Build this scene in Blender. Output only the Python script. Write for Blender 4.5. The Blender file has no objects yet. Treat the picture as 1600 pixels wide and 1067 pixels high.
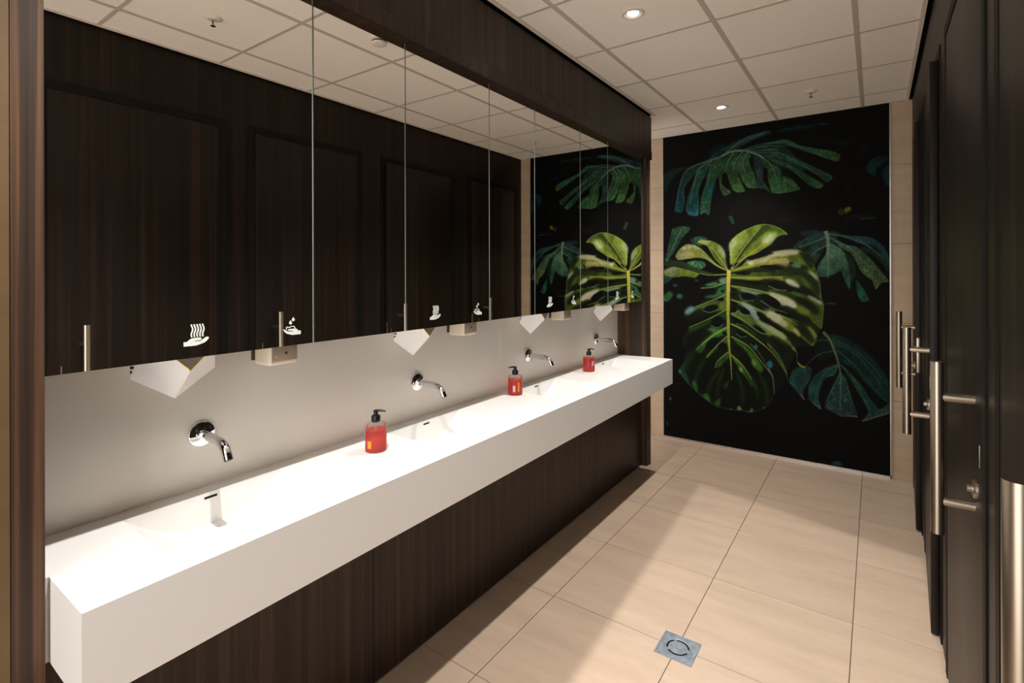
import bpy, bmesh, math, random
import numpy as np
from mathutils import Vector, Matrix
from mathutils.geometry import tessellate_polygon

random.seed(4)
rng = np.random.default_rng(4)
SC = bpy.context.scene
COL = SC.collection
R = math.radians

# ------------------------------------------------------------------ camera
F_PX, YAW, CY, ROLL, EYE = 803.74, 0.61511, 425.73, -0.00268, 1.58
cam = bpy.data.cameras.new('camera'); cam_o = bpy.data.objects.new('camera', cam); COL.objects.link(cam_o)
cam.sensor_width = 36.0; cam.sensor_fit = 'HORIZONTAL'
cam.lens = F_PX / 1600 * 36
cam.shift_y = -(533.5 - CY) / 1600
cam.clip_start = 0.02
cr, sr = math.cos(ROLL), math.sin(ROLL)
rt = Vector((math.cos(YAW), math.sin(YAW), 0)); up = Vector((0, 0, 1)); fw = Vector((-math.sin(YAW), math.cos(YAW), 0))
rt2 = rt * cr + up * sr; up2 = up * cr - rt * sr
M = Matrix.Identity(4)
for i in range(3):
    M[i][0] = rt2[i]; M[i][1] = up2[i]; M[i][2] = -fw[i]
M[0][3], M[1][3], M[2][3] = 0, 0, EYE
cam_o.matrix_world = M
SC.camera = cam_o

# ------------------------------------------------------------------ world, exposure
SC.view_settings.view_transform = 'Standard'
SC.view_settings.look = 'None'
SC.view_settings.gamma = 1.0
SC.view_settings.use_curve_mapping = False
SC.view_settings.exposure = 0.74
SC.cycles.use_denoising = True
SC.cycles.max_bounces = 14
SC.cycles.diffuse_bounces = 10
SC.cycles.glossy_bounces = 6
SC.cycles.transparent_max_bounces = 14
SC.cycles.sample_clamp_indirect = 6.0
W = bpy.data.worlds.new('world'); SC.world = W; W.use_nodes = True
W.node_tree.nodes['Background'].inputs[0].default_value = (1.0, 0.96, 0.91, 1)
W.node_tree.nodes['Background'].inputs[1].default_value = 2.2

LAMP_COL = (1.0, 0.97, 0.93)
LAMP_W = 94.0          # row of aiming downlights over the counter edge
LAMP_Y = (0.647, 2.447, 4.244)
LAMP_X = -0.985
ADDED_LAMP_W = 290.0       # added lamp: stands in for downlights mirrored onto the floor as a hard-edged pool

# ------------------------------------------------------------------ dimensions
ZC = 2.870            # ceiling
XB = -1.776           # splashback face
XM = -1.545           # mirror face
XP = -1.520           # wooden posts, front face
XR = 0.228            # right wall panels
YE = 4.880            # end wall
ZT = 0.892            # counter top
ZB = 0.700            # counter apron bottom
XF = -1.312           # counter front
PITCH = 0.9525        # spacing of the four basins


def srgb(r, g, b):
    def f(c):
        c = c / 255.0
        return c / 12.92 if c <= 0.04045 else ((c + 0.055) / 1.055) ** 2.4
    return (f(r), f(g), f(b), 1.0)


# ------------------------------------------------------------------ materials
MATS = {}


def mat(name, col, rough=0.5, metal=0.0, spec=0.5, **kw):
    m = bpy.data.materials.new(name); m.use_nodes = True
    b = m.node_tree.nodes['Principled BSDF']
    b.inputs['Base Color'].default_value = col if len(col) == 4 else (*col, 1)
    b.inputs['Roughness'].default_value = rough
    b.inputs['Metallic'].default_value = metal
    b.inputs['Specular IOR Level'].default_value = spec
    for k, v in kw.items():
        b.inputs[k].default_value = v
    MATS[name] = m
    return m


def nodes(m):
    nt = m.node_tree
    return nt, nt.nodes, nt.links, nt.nodes['Principled BSDF']


def wood(name, dark, mid, light, rough=0.4, spec=0.5):
    m = mat(name, dark, rough, spec=spec)
    nt, N, L, B = nodes(m)
    tc = N.new('ShaderNodeTexCoord')
    oi = N.new('ShaderNodeObjectInfo')
    add = N.new('ShaderNodeVectorMath'); add.operation = 'ADD'
    sc_ = N.new('ShaderNodeVectorMath'); sc_.operation = 'SCALE'; sc_.inputs['Scale'].default_value = 7.0
    comb = N.new('ShaderNodeCombineXYZ')
    L.new(oi.outputs['Random'], comb.inputs[0]); L.new(oi.outputs['Random'], comb.inputs[1])
    L.new(comb.outputs[0], sc_.inputs[0])
    L.new(tc.outputs['Object'], add.inputs[0]); L.new(sc_.outputs[0], add.inputs[1])

    def noise(sx, sz, detail, rough_):
        mp = N.new('ShaderNodeMapping'); mp.inputs['Scale'].default_value = (sx, sx, sz)
        n = N.new('ShaderNodeTexNoise'); n.inputs['Scale'].default_value = 1.0
        n.inputs['Detail'].default_value = detail; n.inputs['Roughness'].default_value = rough_
        n.inputs['Distortion'].default_value = 0.25
        L.new(add.outputs[0], mp.inputs[0]); L.new(mp.outputs[0], n.inputs[0])
        return n
    a = noise(30, 0.30, 4, 0.6); b = noise(150, 1.2, 4, 0.6)
    mix = N.new('ShaderNodeMath'); mix.operation = 'MULTIPLY_ADD'; mix.inputs[1].default_value = 0.72
    sb = N.new('ShaderNodeMath'); sb.operation = 'MULTIPLY'; sb.inputs[1].default_value = 0.28
    L.new(a.outputs[0], mix.inputs[0]); L.new(b.outputs[0], sb.inputs[0]); L.new(sb.outputs[0], mix.inputs[2])
    ramp = N.new('ShaderNodeValToRGB')
    ramp.color_ramp.elements[0].position = 0.36; ramp.color_ramp.elements[0].color = dark
    ramp.color_ramp.elements[1].position = 0.68; ramp.color_ramp.elements[1].color = light
    e = ramp.color_ramp.elements.new(0.52); e.color = mid
    L.new(mix.outputs[0], ramp.inputs[0]); L.new(ramp.outputs[0], B.inputs['Base Color'])
    bump = N.new('ShaderNodeBump'); bump.inputs['Strength'].default_value = 0.12; bump.inputs['Distance'].default_value = 0.001
    L.new(b.outputs[0], bump.inputs['Height']); L.new(bump.outputs[0], B.inputs['Normal'])
    return m


def mottled(name, c1, c2, rough, scale=(3, 14, 3), vary=0.08, bump=0.0, spec=0.5):
    m = mat(name, c1, rough, spec=spec)
    nt, N, L, B = nodes(m)
    tc = N.new('ShaderNodeTexCoord'); mp = N.new('ShaderNodeMapping'); mp.inputs['Scale'].default_value = scale
    oi = N.new('ShaderNodeObjectInfo')
    n = N.new('ShaderNodeTexNoise'); n.noise_dimensions = '4D'; n.inputs['Scale'].default_value = 1.0
    n.inputs['Detail'].default_value = 6; n.inputs['Roughness'].default_value = 0.65
    wv = N.new('ShaderNodeMath'); wv.operation = 'MULTIPLY'; wv.inputs[1].default_value = 37.0
    L.new(oi.outputs['Random'], wv.inputs[0]); L.new(wv.outputs[0], n.inputs['W'])
    L.new(tc.outputs['Object'], mp.inputs[0]); L.new(mp.outputs[0], n.inputs['Vector'])
    ramp = N.new('ShaderNodeValToRGB'); ramp.color_ramp.elements[0].position = 0.3; ramp.color_ramp.elements[1].position = 0.7
    ramp.color_ramp.elements[0].color = c1; ramp.color_ramp.elements[1].color = c2
    L.new(n.outputs[0], ramp.inputs[0])
    hsv = N.new('ShaderNodeHueSaturation')
    mr = N.new('ShaderNodeMapRange'); mr.inputs['To Min'].default_value = 1 - vary; mr.inputs['To Max'].default_value = 1 + vary
    L.new(oi.outputs['Random'], mr.inputs[0]); L.new(mr.outputs[0], hsv.inputs['Value'])
    L.new(ramp.outputs[0], hsv.inputs['Color']); L.new(hsv.outputs[0], B.inputs['Base Color'])
    if bump:
        bp = N.new('ShaderNodeBump'); bp.inputs['Strength'].default_value = bump; bp.inputs['Distance'].default_value = 0.001
        n2 = N.new('ShaderNodeTexNoise'); n2.inputs['Scale'].default_value = 180.0
        L.new(tc.outputs['Object'], n2.inputs['Vector']); L.new(n2.outputs[0], bp.inputs['Height']); L.new(bp.outputs[0], B.inputs['Normal'])
    return m


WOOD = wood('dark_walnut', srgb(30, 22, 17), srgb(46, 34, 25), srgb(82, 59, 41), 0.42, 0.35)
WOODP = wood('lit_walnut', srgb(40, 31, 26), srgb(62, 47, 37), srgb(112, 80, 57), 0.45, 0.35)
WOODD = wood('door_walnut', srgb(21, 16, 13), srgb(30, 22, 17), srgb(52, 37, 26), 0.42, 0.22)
BLACK = mat('black_frame', srgb(13, 12, 10), 0.6, spec=0.2)
GAP = mat('shadow_gap', srgb(8, 7, 6), 0.9, spec=0.1)
WHITE = mat('solid_surface', srgb(240, 238, 235), 0.32)
SPLASH = mottled('splashback', srgb(246, 237, 225), srgb(249, 241, 230), 0.42, (1.5, 1.5, 1.5), 0.0)
FLOORT = mottled('floor_tile', srgb(162, 141, 122), srgb(178, 156, 136), 0.38, (2.0, 11, 2), 0.035, 0.05)
GROUT = mat('floor_grout', srgb(62, 48, 40), 0.9, spec=0.1)
WALLT = mottled('wall_tile', srgb(178, 153, 127), srgb(192, 168, 141), 0.45, (2, 2, 18), 0.03)
BROWNT = mottled('brown_wall_tile', srgb(96, 74, 48), srgb(106, 83, 55), 0.5, (2, 2, 18), 0.02)
CEILT = mottled('ceiling_tile', srgb(248, 240, 229), srgb(251, 244, 234), 0.9, (40, 40, 40), 0.012, 0.25, 0.1)
GRID = mat('ceiling_grid', srgb(196, 184, 170), 0.6, spec=0.2)
EDGE = mat('ceiling_edge', srgb(222, 210, 198), 0.6, spec=0.2)
CHROME = mat('chrome', (0.82, 0.83, 0.85), 0.06, 1.0)
STEEL = mat('brushed_steel', (0.46, 0.40, 0.32), 0.30, 1.0)
GALV = mottled('galvanised', srgb(92, 102, 112), srgb(142, 150, 157), 0.4, (40, 40, 40), 0.0)
GALV.node_tree.nodes['Principled BSDF'].inputs['Metallic'].default_value = 0.35
MIRROR = mat('mirror_silver', (0.90, 0.89, 0.86), 0.0, 1.0)
GLEDGE = mat('glass_edge', srgb(150, 156, 150), 0.15, spec=0.6)
PRINT = mat('white_print', srgb(232, 238, 230), 0.5)
DRYW = mat('dryer_white', srgb(252, 250, 248), 0.35)
DRYG = mat('dryer_grey', srgb(150, 142, 136), 0.4)
YELL = mat('yellow_rim', srgb(216, 170, 30), 0.4)
SOAPC = mat('cream_plastic', srgb(236, 220, 198), 0.35)
SOAPG = mat('grey_beige_plastic', srgb(176, 160, 142), 0.35)
DKGREY = mat('dark_grey_plastic', srgb(78, 72, 68), 0.5)
BLKPL = mat('black_plastic', srgb(16, 16, 17), 0.3)
HOLE = mat('dark_hole', srgb(40, 26, 20), 0.8, spec=0.1)
LABW = mat('label_white', srgb(230, 214, 226), 0.5)
LABO = mat('label_orange', srgb(255, 160, 30), 0.5)
LABP = mat('label_print', srgb(150, 60, 90), 0.5)
WHPL = mat('white_plastic', srgb(225, 216, 204), 0.4)
ALU = mat('aluminium_strip', (0.62, 0.58, 0.54), 0.3, 1.0)
EMIT = mat('lamp_glow', (1, 1, 1), 0.5)
EMIT.node_tree.nodes['Principled BSDF'].inputs['Emission Color'].default_value = (1, 0.97, 0.92, 1)
EMIT.node_tree.nodes['Principled BSDF'].inputs['Emission Strength'].default_value = 14.0


def clear_mat(name, tint, diffuse, mixf, gloss=0.08):
    """see-through plastic or liquid: transparent + coloured body + clear gloss"""
    m = bpy.data.materials.new(name); m.use_nodes = True
    nt = m.node_tree; N, L = nt.nodes, nt.links
    N.remove(N['Principled BSDF']); out = N['Material Output']
    tr = N.new('ShaderNodeBsdfTransparent'); tr.inputs[0].default_value = tint
    df = N.new('ShaderNodeBsdfDiffuse'); df.inputs[0].default_value = diffuse
    tl = N.new('ShaderNodeBsdfTranslucent'); tl.inputs[0].default_value = diffuse
    mx0 = N.new('ShaderNodeMixShader'); mx0.inputs[0].default_value = 0.6
    L.new(df.outputs[0], mx0.inputs[1]); L.new(tl.outputs[0], mx0.inputs[2])
    mx = N.new('ShaderNodeMixShader'); mx.inputs[0].default_value = mixf
    L.new(tr.outputs[0], mx.inputs[1]); L.new(mx0.outputs[0], mx.inputs[2])
    gl = N.new('ShaderNodeBsdfGlossy'); gl.inputs['Roughness'].default_value = 0.05
    fr = N.new('ShaderNodeLayerWeight'); fr.inputs[0].default_value = gloss + 0.15
    mx2 = N.new('ShaderNodeMixShader')
    sm = N.new('ShaderNodeMath'); sm.operation = 'MULTIPLY'; sm.inputs[1].default_value = 0.6
    L.new(fr.outputs['Fresnel'], sm.inputs[0]); L.new(sm.outputs[0], mx2.inputs[0])
    L.new(mx.outputs[0], mx2.inputs[1]); L.new(gl.outputs[0], mx2.inputs[2]); L.new(mx2.outputs[0], out.inputs[0])
    return m


CLEAR = clear_mat('clear_plastic', (0.93, 0.93, 0.93, 1), (0.8, 0.8, 0.8, 1), 0.06)
LIQ = clear_mat('coral_soap', (1.0, 0.36, 0.30, 1), srgb(255, 92, 72), 0.52)


# ------------------------------------------------------------------ mesh helpers
class MB:
    def __init__(self):
        self.v = []; self.f = []; self.s = []

    def add(self, vs, fs, smooth=False):
        o = len(self.v); self.v += [tuple(p) for p in vs]
        for f in fs:
            self.f.append([o + i for i in f]); self.s.append(smooth)
        return self

    def box(self, x0, x1, y0, y1, z0, z1):
        vs = [(x, y, z) for z in (z0, z1) for y in (y0, y1) for x in (x0, x1)]
        return self.add(vs, [(0, 2, 3, 1), (4, 5, 7, 6), (0, 1, 5, 4), (2, 6, 7, 3), (0, 4, 6, 2), (1, 3, 7, 5)])

    def cbox(self, x0, x1, y0, y1, z0, z1, c=0.0015):
        """box with chamfered edges"""
        bm = bmesh.new(); bmesh.ops.create_cube(bm, size=1)
        for v in bm.verts:
            v.co = Vector((x0 if v.co.x < 0 else x1, y0 if v.co.y < 0 else y1, z0 if v.co.z < 0 else z1))
        bmesh.ops.bevel(bm, geom=bm.edges[:], offset=c, segments=2, affect='EDGES', profile=0.5)
        bm.verts.index_update()
        self.add([v.co[:] for v in bm.verts], [[v.index for v in f.verts] for f in bm.faces]); bm.free(); return self

    def tube(self, path, rad, n=20, caps=True, smooth=True):
        """round bar along a path; rad is a number or a list"""
        P = [Vector(p) for p in path]; k = len(P)
        rs = rad if isinstance(rad, (list, tuple)) else [rad] * k
        T = [(P[min(i + 1, k - 1)] - P[max(i - 1, 0)]).normalized() for i in range(k)]
        ref = Vector((0, 0, 1)) if abs(T[0].z) < 0.9 else Vector((0, 1, 0))
        u = T[0].cross(ref).normalized(); rings = []
        for i in range(k):
            u = (u - T[i] * u.dot(T[i])).normalized(); w = T[i].cross(u)
            rings.append([P[i] + (u * math.cos(2 * math.pi * j / n) + w * math.sin(2 * math.pi * j / n)) * rs[i] for j in range(n)])
        o = [p for r in rings for p in r]
        fs = [(i * n + j, i * n + (j + 1) % n, (i + 1) * n + (j + 1) % n, (i + 1) * n + j) for i in range(k - 1) for j in range(n)]
        self.add(o, fs, smooth)
        if caps:
            self.add(rings[0], [tuple(range(n - 1, -1, -1))]); self.add(rings[-1], [tuple(range(n))])
        return self

    def lathe(self, prof, n=32, c=(0, 0, 0), axis='z', smooth=True):
        """profile of (radius, height) turned about an axis through c"""
        vs = []
        for r_, h in prof:
            for j in range(n):
                a = 2 * math.pi * j / n; x, y = r_ * math.cos(a), r_ * math.sin(a)
                p = (x, y, h) if axis == 'z' else (h, x, y) if axis == 'x' else (y, h, x)
                vs.append((p[0] + c[0], p[1] + c[1], p[2] + c[2]))
        k = len(prof)
        fs = [(i * n + j, i * n + (j + 1) % n, (i + 1) * n + (j + 1) % n, (i + 1) * n + j) for i in range(k - 1) for j in range(n)]
        self.add(vs, fs, smooth)
        if prof[0][0] > 1e-6:
            self.add(vs[:n], [tuple(range(n - 1, -1, -1))])
        if prof[-1][0] > 1e-6:
            self.add(vs[-n:], [tuple(range(n))])
        return self

    def prism(self, poly, a0, a1, axis='z'):
        """2D polygon (concave allowed) extruded along an axis"""
        def p3(p, h):
            return (p[0], p[1], h) if axis == 'z' else (h, p[0], p[1]) if axis == 'x' else (p[0], h, p[1])
        n = len(poly)
        tri = tessellate_polygon([[Vector((p[0], p[1], 0)) for p in poly]])
        vs = [p3(p, a0) for p in poly] + [p3(p, a1) for p in poly]
        fs = [tuple(reversed(t)) for t in tri] + [tuple(i + n for i in t) for t in tri]
        fs += [(i, (i + 1) % n, n + (i + 1) % n, n + i) for i in range(n)]
        return self.add(vs, fs)

    def build(self, name, m, parent=None, loc=(0, 0, 0), fix=True):
        me = bpy.data.meshes.new(name); me.from_pydata(self.v, [], self.f); me.update()
        me.polygons.foreach_set('use_smooth', self.s)
        if fix:
            bm = bmesh.new(); bm.from_mesh(me); bmesh.ops.remove_doubles(bm, verts=bm.verts, dist=1e-6)
            bmesh.ops.recalc_face_normals(bm, faces=bm.faces); bm.to_mesh(me); bm.free()
        me.materials.append(m)
        try:
            me.set_sharp_from_angle(angle=R(40))
        except Exception:
            pass
        o = bpy.data.objects.new(name, me); COL.objects.link(o); o.location = loc
        if parent: o.parent = parent
        return o


def tag(o, label=None, cat=None, group=None, kind=None):
    if label: o['label'] = label
    if cat: o['category'] = cat
    if group: o['group'] = group
    if kind: o['kind'] = kind
    return o


def thing(name, label, cat, loc=(0, 0, 0), group=None, kind=None, rz=0):
    o = bpy.data.objects.new(name, None); COL.objects.link(o); o.location = loc; o.rotation_euler = (0, 0, rz)
    o.empty_display_size = 0.05
    return tag(o, label, cat, group, kind)


def copy_tree(o, parent=None):
    c = o.copy(); COL.objects.link(c); c.parent = parent
    for ch in list(o.children):
        copy_tree(ch, c)
    return c


def link_copy(o, parent, loc):
    c = o.copy(); COL.objects.link(c); c.parent = parent; c.location = loc
    return c


# ================================================================== SETTING
# ---- floor: recessed grout bed and separate tiles
fl = tag(MB().box(-2.5, 0.30, -1.5, YE + 0.06, -0.08, -0.004).build('floor', GROUT), 'beige stone-look tiled floor with dark joints along the washbasin counter', 'floor', kind='structure')
GX = [-2.485, -1.885, -1.285, -0.6855, -0.0865, 0.232]
GY = [3.967 + 0.6 * k for k in range(-9, 2)] + [YE]
DC = (-0.682, 2.167); DH = 0.0775
g = 0.0016
for i in range(5):
    for j in range(len(GY) - 1):
        x0, x1, y0, y1 = GX[i] + g, GX[i + 1] - g, GY[j] + g, GY[j + 1] - g
        if y1 < 4.2:
            x0 = max(x0, -1.60)
        if x1 - x0 < 0.05: continue
        cx, cy = (x0 + x1) / 2, (y0 + y1) / 2
        poly = [(x0, y0), (x1, y0), (x1, y1), (x0, y1)]
        dx0, dx1, dy0, dy1 = DC[0] - DH, DC[0] + DH, DC[1] - DH, DC[1] + DH
        if x0 < dx1 and x1 > dx0 and y0 < dy1 and y1 > dy0:      # tile corner cut out for the drain
            L_, B_ = x0 > dx0, y0 > dy0
            if L_ and B_: poly = [(dx1, y0), (x1, y0), (x1, y1), (x0, y1), (x0, dy1), (dx1, dy1)]
            elif L_: poly = [(x0, y0), (x1, y0), (x1, y1), (dx1, y1), (dx1, dy0), (x0, dy0)]
            elif B_: poly = [(x0, y0), (dx0, y0), (dx0, dy1), (x1, dy1), (x1, y1), (x0, y1)]
            else: poly = [(x0, y0), (x1, y0), (x1, dy0), (dx0, dy0), (dx0, y1), (x0, y1)]
        MB().prism([(p[0] - cx, p[1] - cy) for p in poly], -0.010, 0.0).build('floor_tile', FLOORT, fl, (cx, cy, 0))

# ---- ceiling: slab, tiles, grid bars, edge angle
ce = tag(MB().box(-2.5, 0.30, -1.5, YE + 0.06, ZC + 0.02, ZC + 0.10).build('ceiling', GAP), 'suspended ceiling of square off-white tiles in a beige grid', 'ceiling', kind='structure')
CX = [-2.474, -1.874, -1.274, -0.677, -0.080, 0.205]
CYs = [2.147 + 0.603 * k for k in range(-6, 5)] + [YE]
for i in range(5):
    for j in range(len(CYs) - 1):
        x0, x1, y0, y1 = CX[i], CX[i + 1], CYs[j], CYs[j + 1]
        if y1 < 4.1 and x1 < -1.3: continue
        if y0 < 4.1 and x0 < -1.5: x0 = -1.487
        if y0 < 4.1 < y1 and i < 2: continue
        cx, cy = (x0 + x1) / 2, (y0 + y1) / 2
        a, b = (x1 - x0) / 2 - 0.006, (y1 - y0) / 2 - 0.005
        MB().box(-a, a, -b, b, 0.0, 0.012).build('ceiling_tile', CEILT, ce, (cx, cy, ZC))
# tiles of the recess beyond the counter
for i, (x0, x1) in enumerate(((-2.46, -1.874), (-1.874, -1.274))):
    MB().box(x0 + .006, x1 - .006, 4.135, CYs[-2] - .005, ZC, ZC + .012).build('ceiling_tile', CEILT, ce)
    if i == 1:
        MB().box(-1.487, x1 - .006, CYs[-3] + .005, 4.13, ZC, ZC + .012).build('ceiling_tile', CEILT, ce)
for x in (-1.274, -0.677, -0.080):
    MB().box(x - .012, x + .012, -1.45, YE, ZC - .003, ZC + .006).build('ceiling_grid_bar', GRID, ce)
MB().box(-1.886, -1.862, 4.13, YE, ZC - .003, ZC + .006).build('ceiling_grid_bar', GRID, ce)
for y in CYs[1:-1]:
    xs = [-1.487] + [-1.274, -0.677, -0.080] + [0.205]
    if y > 4.2: xs = [-2.46, -1.874] + xs[1:]
    for a, b in zip(xs[:-1], xs[1:]):
        MB().box(a + .012, b - .012, y - .009, y + .009, ZC - .0025, ZC + .006).build('ceiling_grid_bar', GRID, ce)
tag(MB().box(-1.492, -1.470, -1.45, 4.13, ZC - .006, ZC + .004).build('trim_1', EDGE), 'pale edge angle of the ceiling along the wooden bulkhead', 'ceiling trim', kind='structure')
tag(MB().box(0.188, 0.207, -1.45, YE, ZC - .006, ZC + .004).build('trim_2', EDGE), 'pale edge angle of the ceiling along the door wall', 'ceiling trim', kind='structure')

# ---- walls
tag(MB().box(-2.0, -1.80, -1.5, 4.13, 0, ZC + .02).build('wall_left', WALLT), 'wall behind the mirrors and splashback', 'wall', kind='structure')
wn = tag(MB().box(-2.0, -1.530, -1.5, 0.2805, 0, ZC + .015).build('wall_front', WALLT), 'beige tiled wall end at the left of the near wooden post', 'wall', kind='structure')
MB().box(-1.529, XP - .001, -1.48, 0.2795, 0, ZC).build('wall_cladding', BROWNT, wn)
wb = tag(MB().box(-2.5, 0.30, YE + .010, YE + .06, 0, ZC + .02).build('wall_back', GROUT), 'end wall of beige tiles around the leaf mural', 'wall', kind='structure')
MU_X0, MU_X1, MU_Z0, MU_Z1 = -1.663, 0.090, 0.022, ZC - .004
for (xa, xb) in ((-2.46, -1.96), (-1.958, MU_X0 - .004), (MU_X1 + .008, 0.30)):
    for k in range(5):
        z0, z1 = k * .6 - .01, min(k * .6 + .59, ZC)
        MB().box(xa, xb, YE, YE + .010, max(z0, 0) + .0012, z1 - .0012).build('wall_tile', WALLT, wb)
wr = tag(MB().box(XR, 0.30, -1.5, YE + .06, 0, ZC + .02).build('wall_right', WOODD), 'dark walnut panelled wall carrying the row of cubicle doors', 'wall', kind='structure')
tag(MB().box(-2.5, -2.46, 4.13, YE + .06, 0, ZC).build('wall_far_left', WALLT), 'side wall of the recess beyond the far post', 'wall', kind='structure')

# wooden posts and bulkhead framing the washing recess
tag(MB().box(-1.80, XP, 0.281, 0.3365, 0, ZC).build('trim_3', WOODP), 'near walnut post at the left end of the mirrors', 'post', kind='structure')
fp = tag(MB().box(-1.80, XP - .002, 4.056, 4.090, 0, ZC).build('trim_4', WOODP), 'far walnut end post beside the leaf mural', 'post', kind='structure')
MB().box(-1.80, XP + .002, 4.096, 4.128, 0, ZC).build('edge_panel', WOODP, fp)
MB().box(-1.80, XP - .012, 4.090, 4.096, 0, ZC).build('shadow_joint', GAP, fp)
bk = tag(MB().box(-1.80, -1.507, 0.281, 4.128, 2.574, ZC - .018).build('trim_5', WOOD), 'walnut bulkhead above the mirror cabinet', 'bulkhead', kind='structure')
MB().box(-1.80, -1.502, 0.281, 4.128, 2.503, 2.570).build('lower_band', WOOD, bk)
MB().box(-1.80, -1.512, 0.281, 4.128, 2.570, 2.574).build('shadow_joint', GAP, bk)
MB().box(-1.80, -1.516, 0.281, 4.126, ZC - .018, ZC + .01).build('shadow_gap', GAP, bk)
bp_ = thing('base_panel', 'dark walnut panel below the white counter', 'panel', (-1.57, 2.2, 0))
for y0, y1 in ((0.338, 1.296), (1.299, 2.249), (2.252, 3.201), (3.204, 4.054)):
    MB().box(-0.02, 0, y0 - 2.2, y1 - 2.2, 0.012, ZB).build('panel', WOOD, bp_)
MB().box(-0.03, -.012, 0.338 - 2.2, 4.054 - 2.2, 0.0, ZB - .001).build('backing', GAP, bp_)
tag(MB().box(XB - .022, XB, 0.338, 4.054, 0.70, 1.42).build('splashback', SPLASH), 'pale greige splashback panel behind the four taps', 'splashback')

# ================================================================== RIGHT WALL DOORS
XD = 0.226
HZ0, HZ1 = 0.831, 1.322


def door(n, y0, y1, hy, ajar, label):
    d = thing('door_%d' % n, label, 'door', (XD, y1, 0), kind='structure')
    w = y1 - y0
    MB().box(-.003, .05, -w - .048, -w - .004, 0, 2.54).box(-.003, .05, .004, .048, 0, 2.54).box(-.003, .05, -w - .004, .004, 2.496, 2.54).build('door_frame', BLACK, d)
    MB().box(.030, .045, -w - .004, .004, 0, 2.496).build('rebate', GAP, d)
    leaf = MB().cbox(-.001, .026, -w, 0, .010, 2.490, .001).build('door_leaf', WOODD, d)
    leaf.rotation_euler = (0, 0, -R(ajar))
    hl = hy - y1                                              # handle, in leaf coordinates
    h = MB().tube([(-.082, hl, HZ0), (-.082, hl, HZ1)], .0165, 28).build('pull_handle', STEEL, leaf)
    for z in (.925, 1.222):
        MB().tube([(-.070, 0, z), (.001 - .002, 0, z)], .0125, 18).build('standoff', STEEL, h, (0, hl, 0))
    MB().lathe([(.0, -.010), (.022, -.010), (.026, -.006), (.026, -.001)], 28, (0, hl - .030, .985), 'x').tube([(-.022, hl - .030, .985), (-.009, hl - .030, .985)], .010, 16).build('lock_rosette', STEEL, leaf)
    MB().cbox(-.0028, -.001, hl - .0845, hl - .0795, 1.058, 1.118, .0006).build('indicator_slot', STEEL, leaf)
    MB().cbox(.004, .020, -w - .0012, -w + .002, .965, 1.175, .0005).build('lock_forend', STEEL, leaf)
    return d


door(1, 0.745, 1.555, 0.879, 0.0, 'nearest dark walnut cubicle door, its pull handle cut by the right edge')
door(2, 1.783, 2.598, 1.910, 0.0, 'dark walnut door with the large full pull handle at the right')
door(3, 2.872, 3.690, 2.990, 2.2, 'dark walnut door standing slightly ajar, second handle in from the leaf mural')
door(4, 3.975, 4.745, 4.160, 2.0, 'farthest dark walnut door next to the beige tiled strip of the end wall')

# ================================================================== WASHBASIN COUNTER
BY0 = [0.542 + PITCH * k for k in range(4)]
BW = 0.466; BX0, BX1 = -1.712, -1.376; BD = 0.100


def basin_z(t):                       # t in -1..1 across the basin
    return ZT - BD * (1 - abs(t) ** 2.2)


cn = thing('washbasin_counter', 'long white counter with four sunken basins along the mirrors', 'counter', (-1.54, 2.2, ZB))
mb = MB(); CY0, CY1 = 0.346, 4.054; NS = 40


def q(a, b, c, d, s=False): mb.add([a, b, c, d], [(0, 1, 2, 3)], s)


q((XB, CY0, ZT), (BX0, CY0, ZT), (BX0, CY1, ZT), (XB, CY1, ZT))
q((BX1, CY0, ZT), (XF, CY0, ZT), (XF, CY1, ZT), (BX1, CY1, ZT))
prev = CY0
for b0 in BY0:
    q((BX0, prev, ZT), (BX1, prev, ZT), (BX1, b0, ZT), (BX0, b0, ZT)); prev = b0 + BW
    pts = [(b0 + BW * i / NS, basin_z(-1 + 2 * i / NS)) for i in range(NS + 1)]
    for (ya, za), (yb, zb) in zip(pts[:-1], pts[1:]):
        q((BX0, ya, za), (BX1, ya, za), (BX1, yb, zb), (BX0, yb, zb), True)
    for X in (BX0, BX1):
        for (ya, za), (yb, zb) in zip(pts[:-1], pts[1:]):
            q((X, ya, za), (X, yb, zb), (X, yb, ZT), (X, ya, ZT))
q((BX0, prev, ZT), (BX1, prev, ZT), (BX1, CY1, ZT), (BX0, CY1, ZT))
q((XF, CY0, ZB), (XF, CY1, ZB), (XF, CY1, ZT), (XF, CY0, ZT))
q((XB, CY0, ZB), (XF, CY0, ZB), (XF, CY0, ZT), (XB, CY0, ZT))
q((XB, CY1, ZB), (XF, CY1, ZB), (XF, CY1, ZT), (XB, CY1, ZT))
q((XB, CY0, ZB), (XF, CY0, ZB), (XF, CY1, ZB), (XB, CY1, ZB))
mb.box(XB, -1.533, 0.3372, 0.346, ZB, ZT)
mb.v = [(x + 1.54, y - 2.2, z - ZB) for x, y, z in mb.v]
me_ = mb.build('counter_body', WHITE, cn, fix=False)
for b0 in BY0:
    yc = b0 + BW / 2 - 2.2
    bs = MB().cbox(-.016, .012, -.001, .001, -.0035, .0035, .0005)
    MB().cbox(BX0 + 1.54 - .001, BX0 + 1.54 + .0012, yc - .019, yc + .019, .1735, .1805, .0005).build('overflow_slot', HOLE, cn)
    MB().lathe([(0, .006), (.026, .006), (.030, .003), (.030, 0)], 36, (0, 0, 0)).build('drain_cover', WHITE, cn, (0.02, yc, ZT - BD - ZB + .0005))

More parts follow.
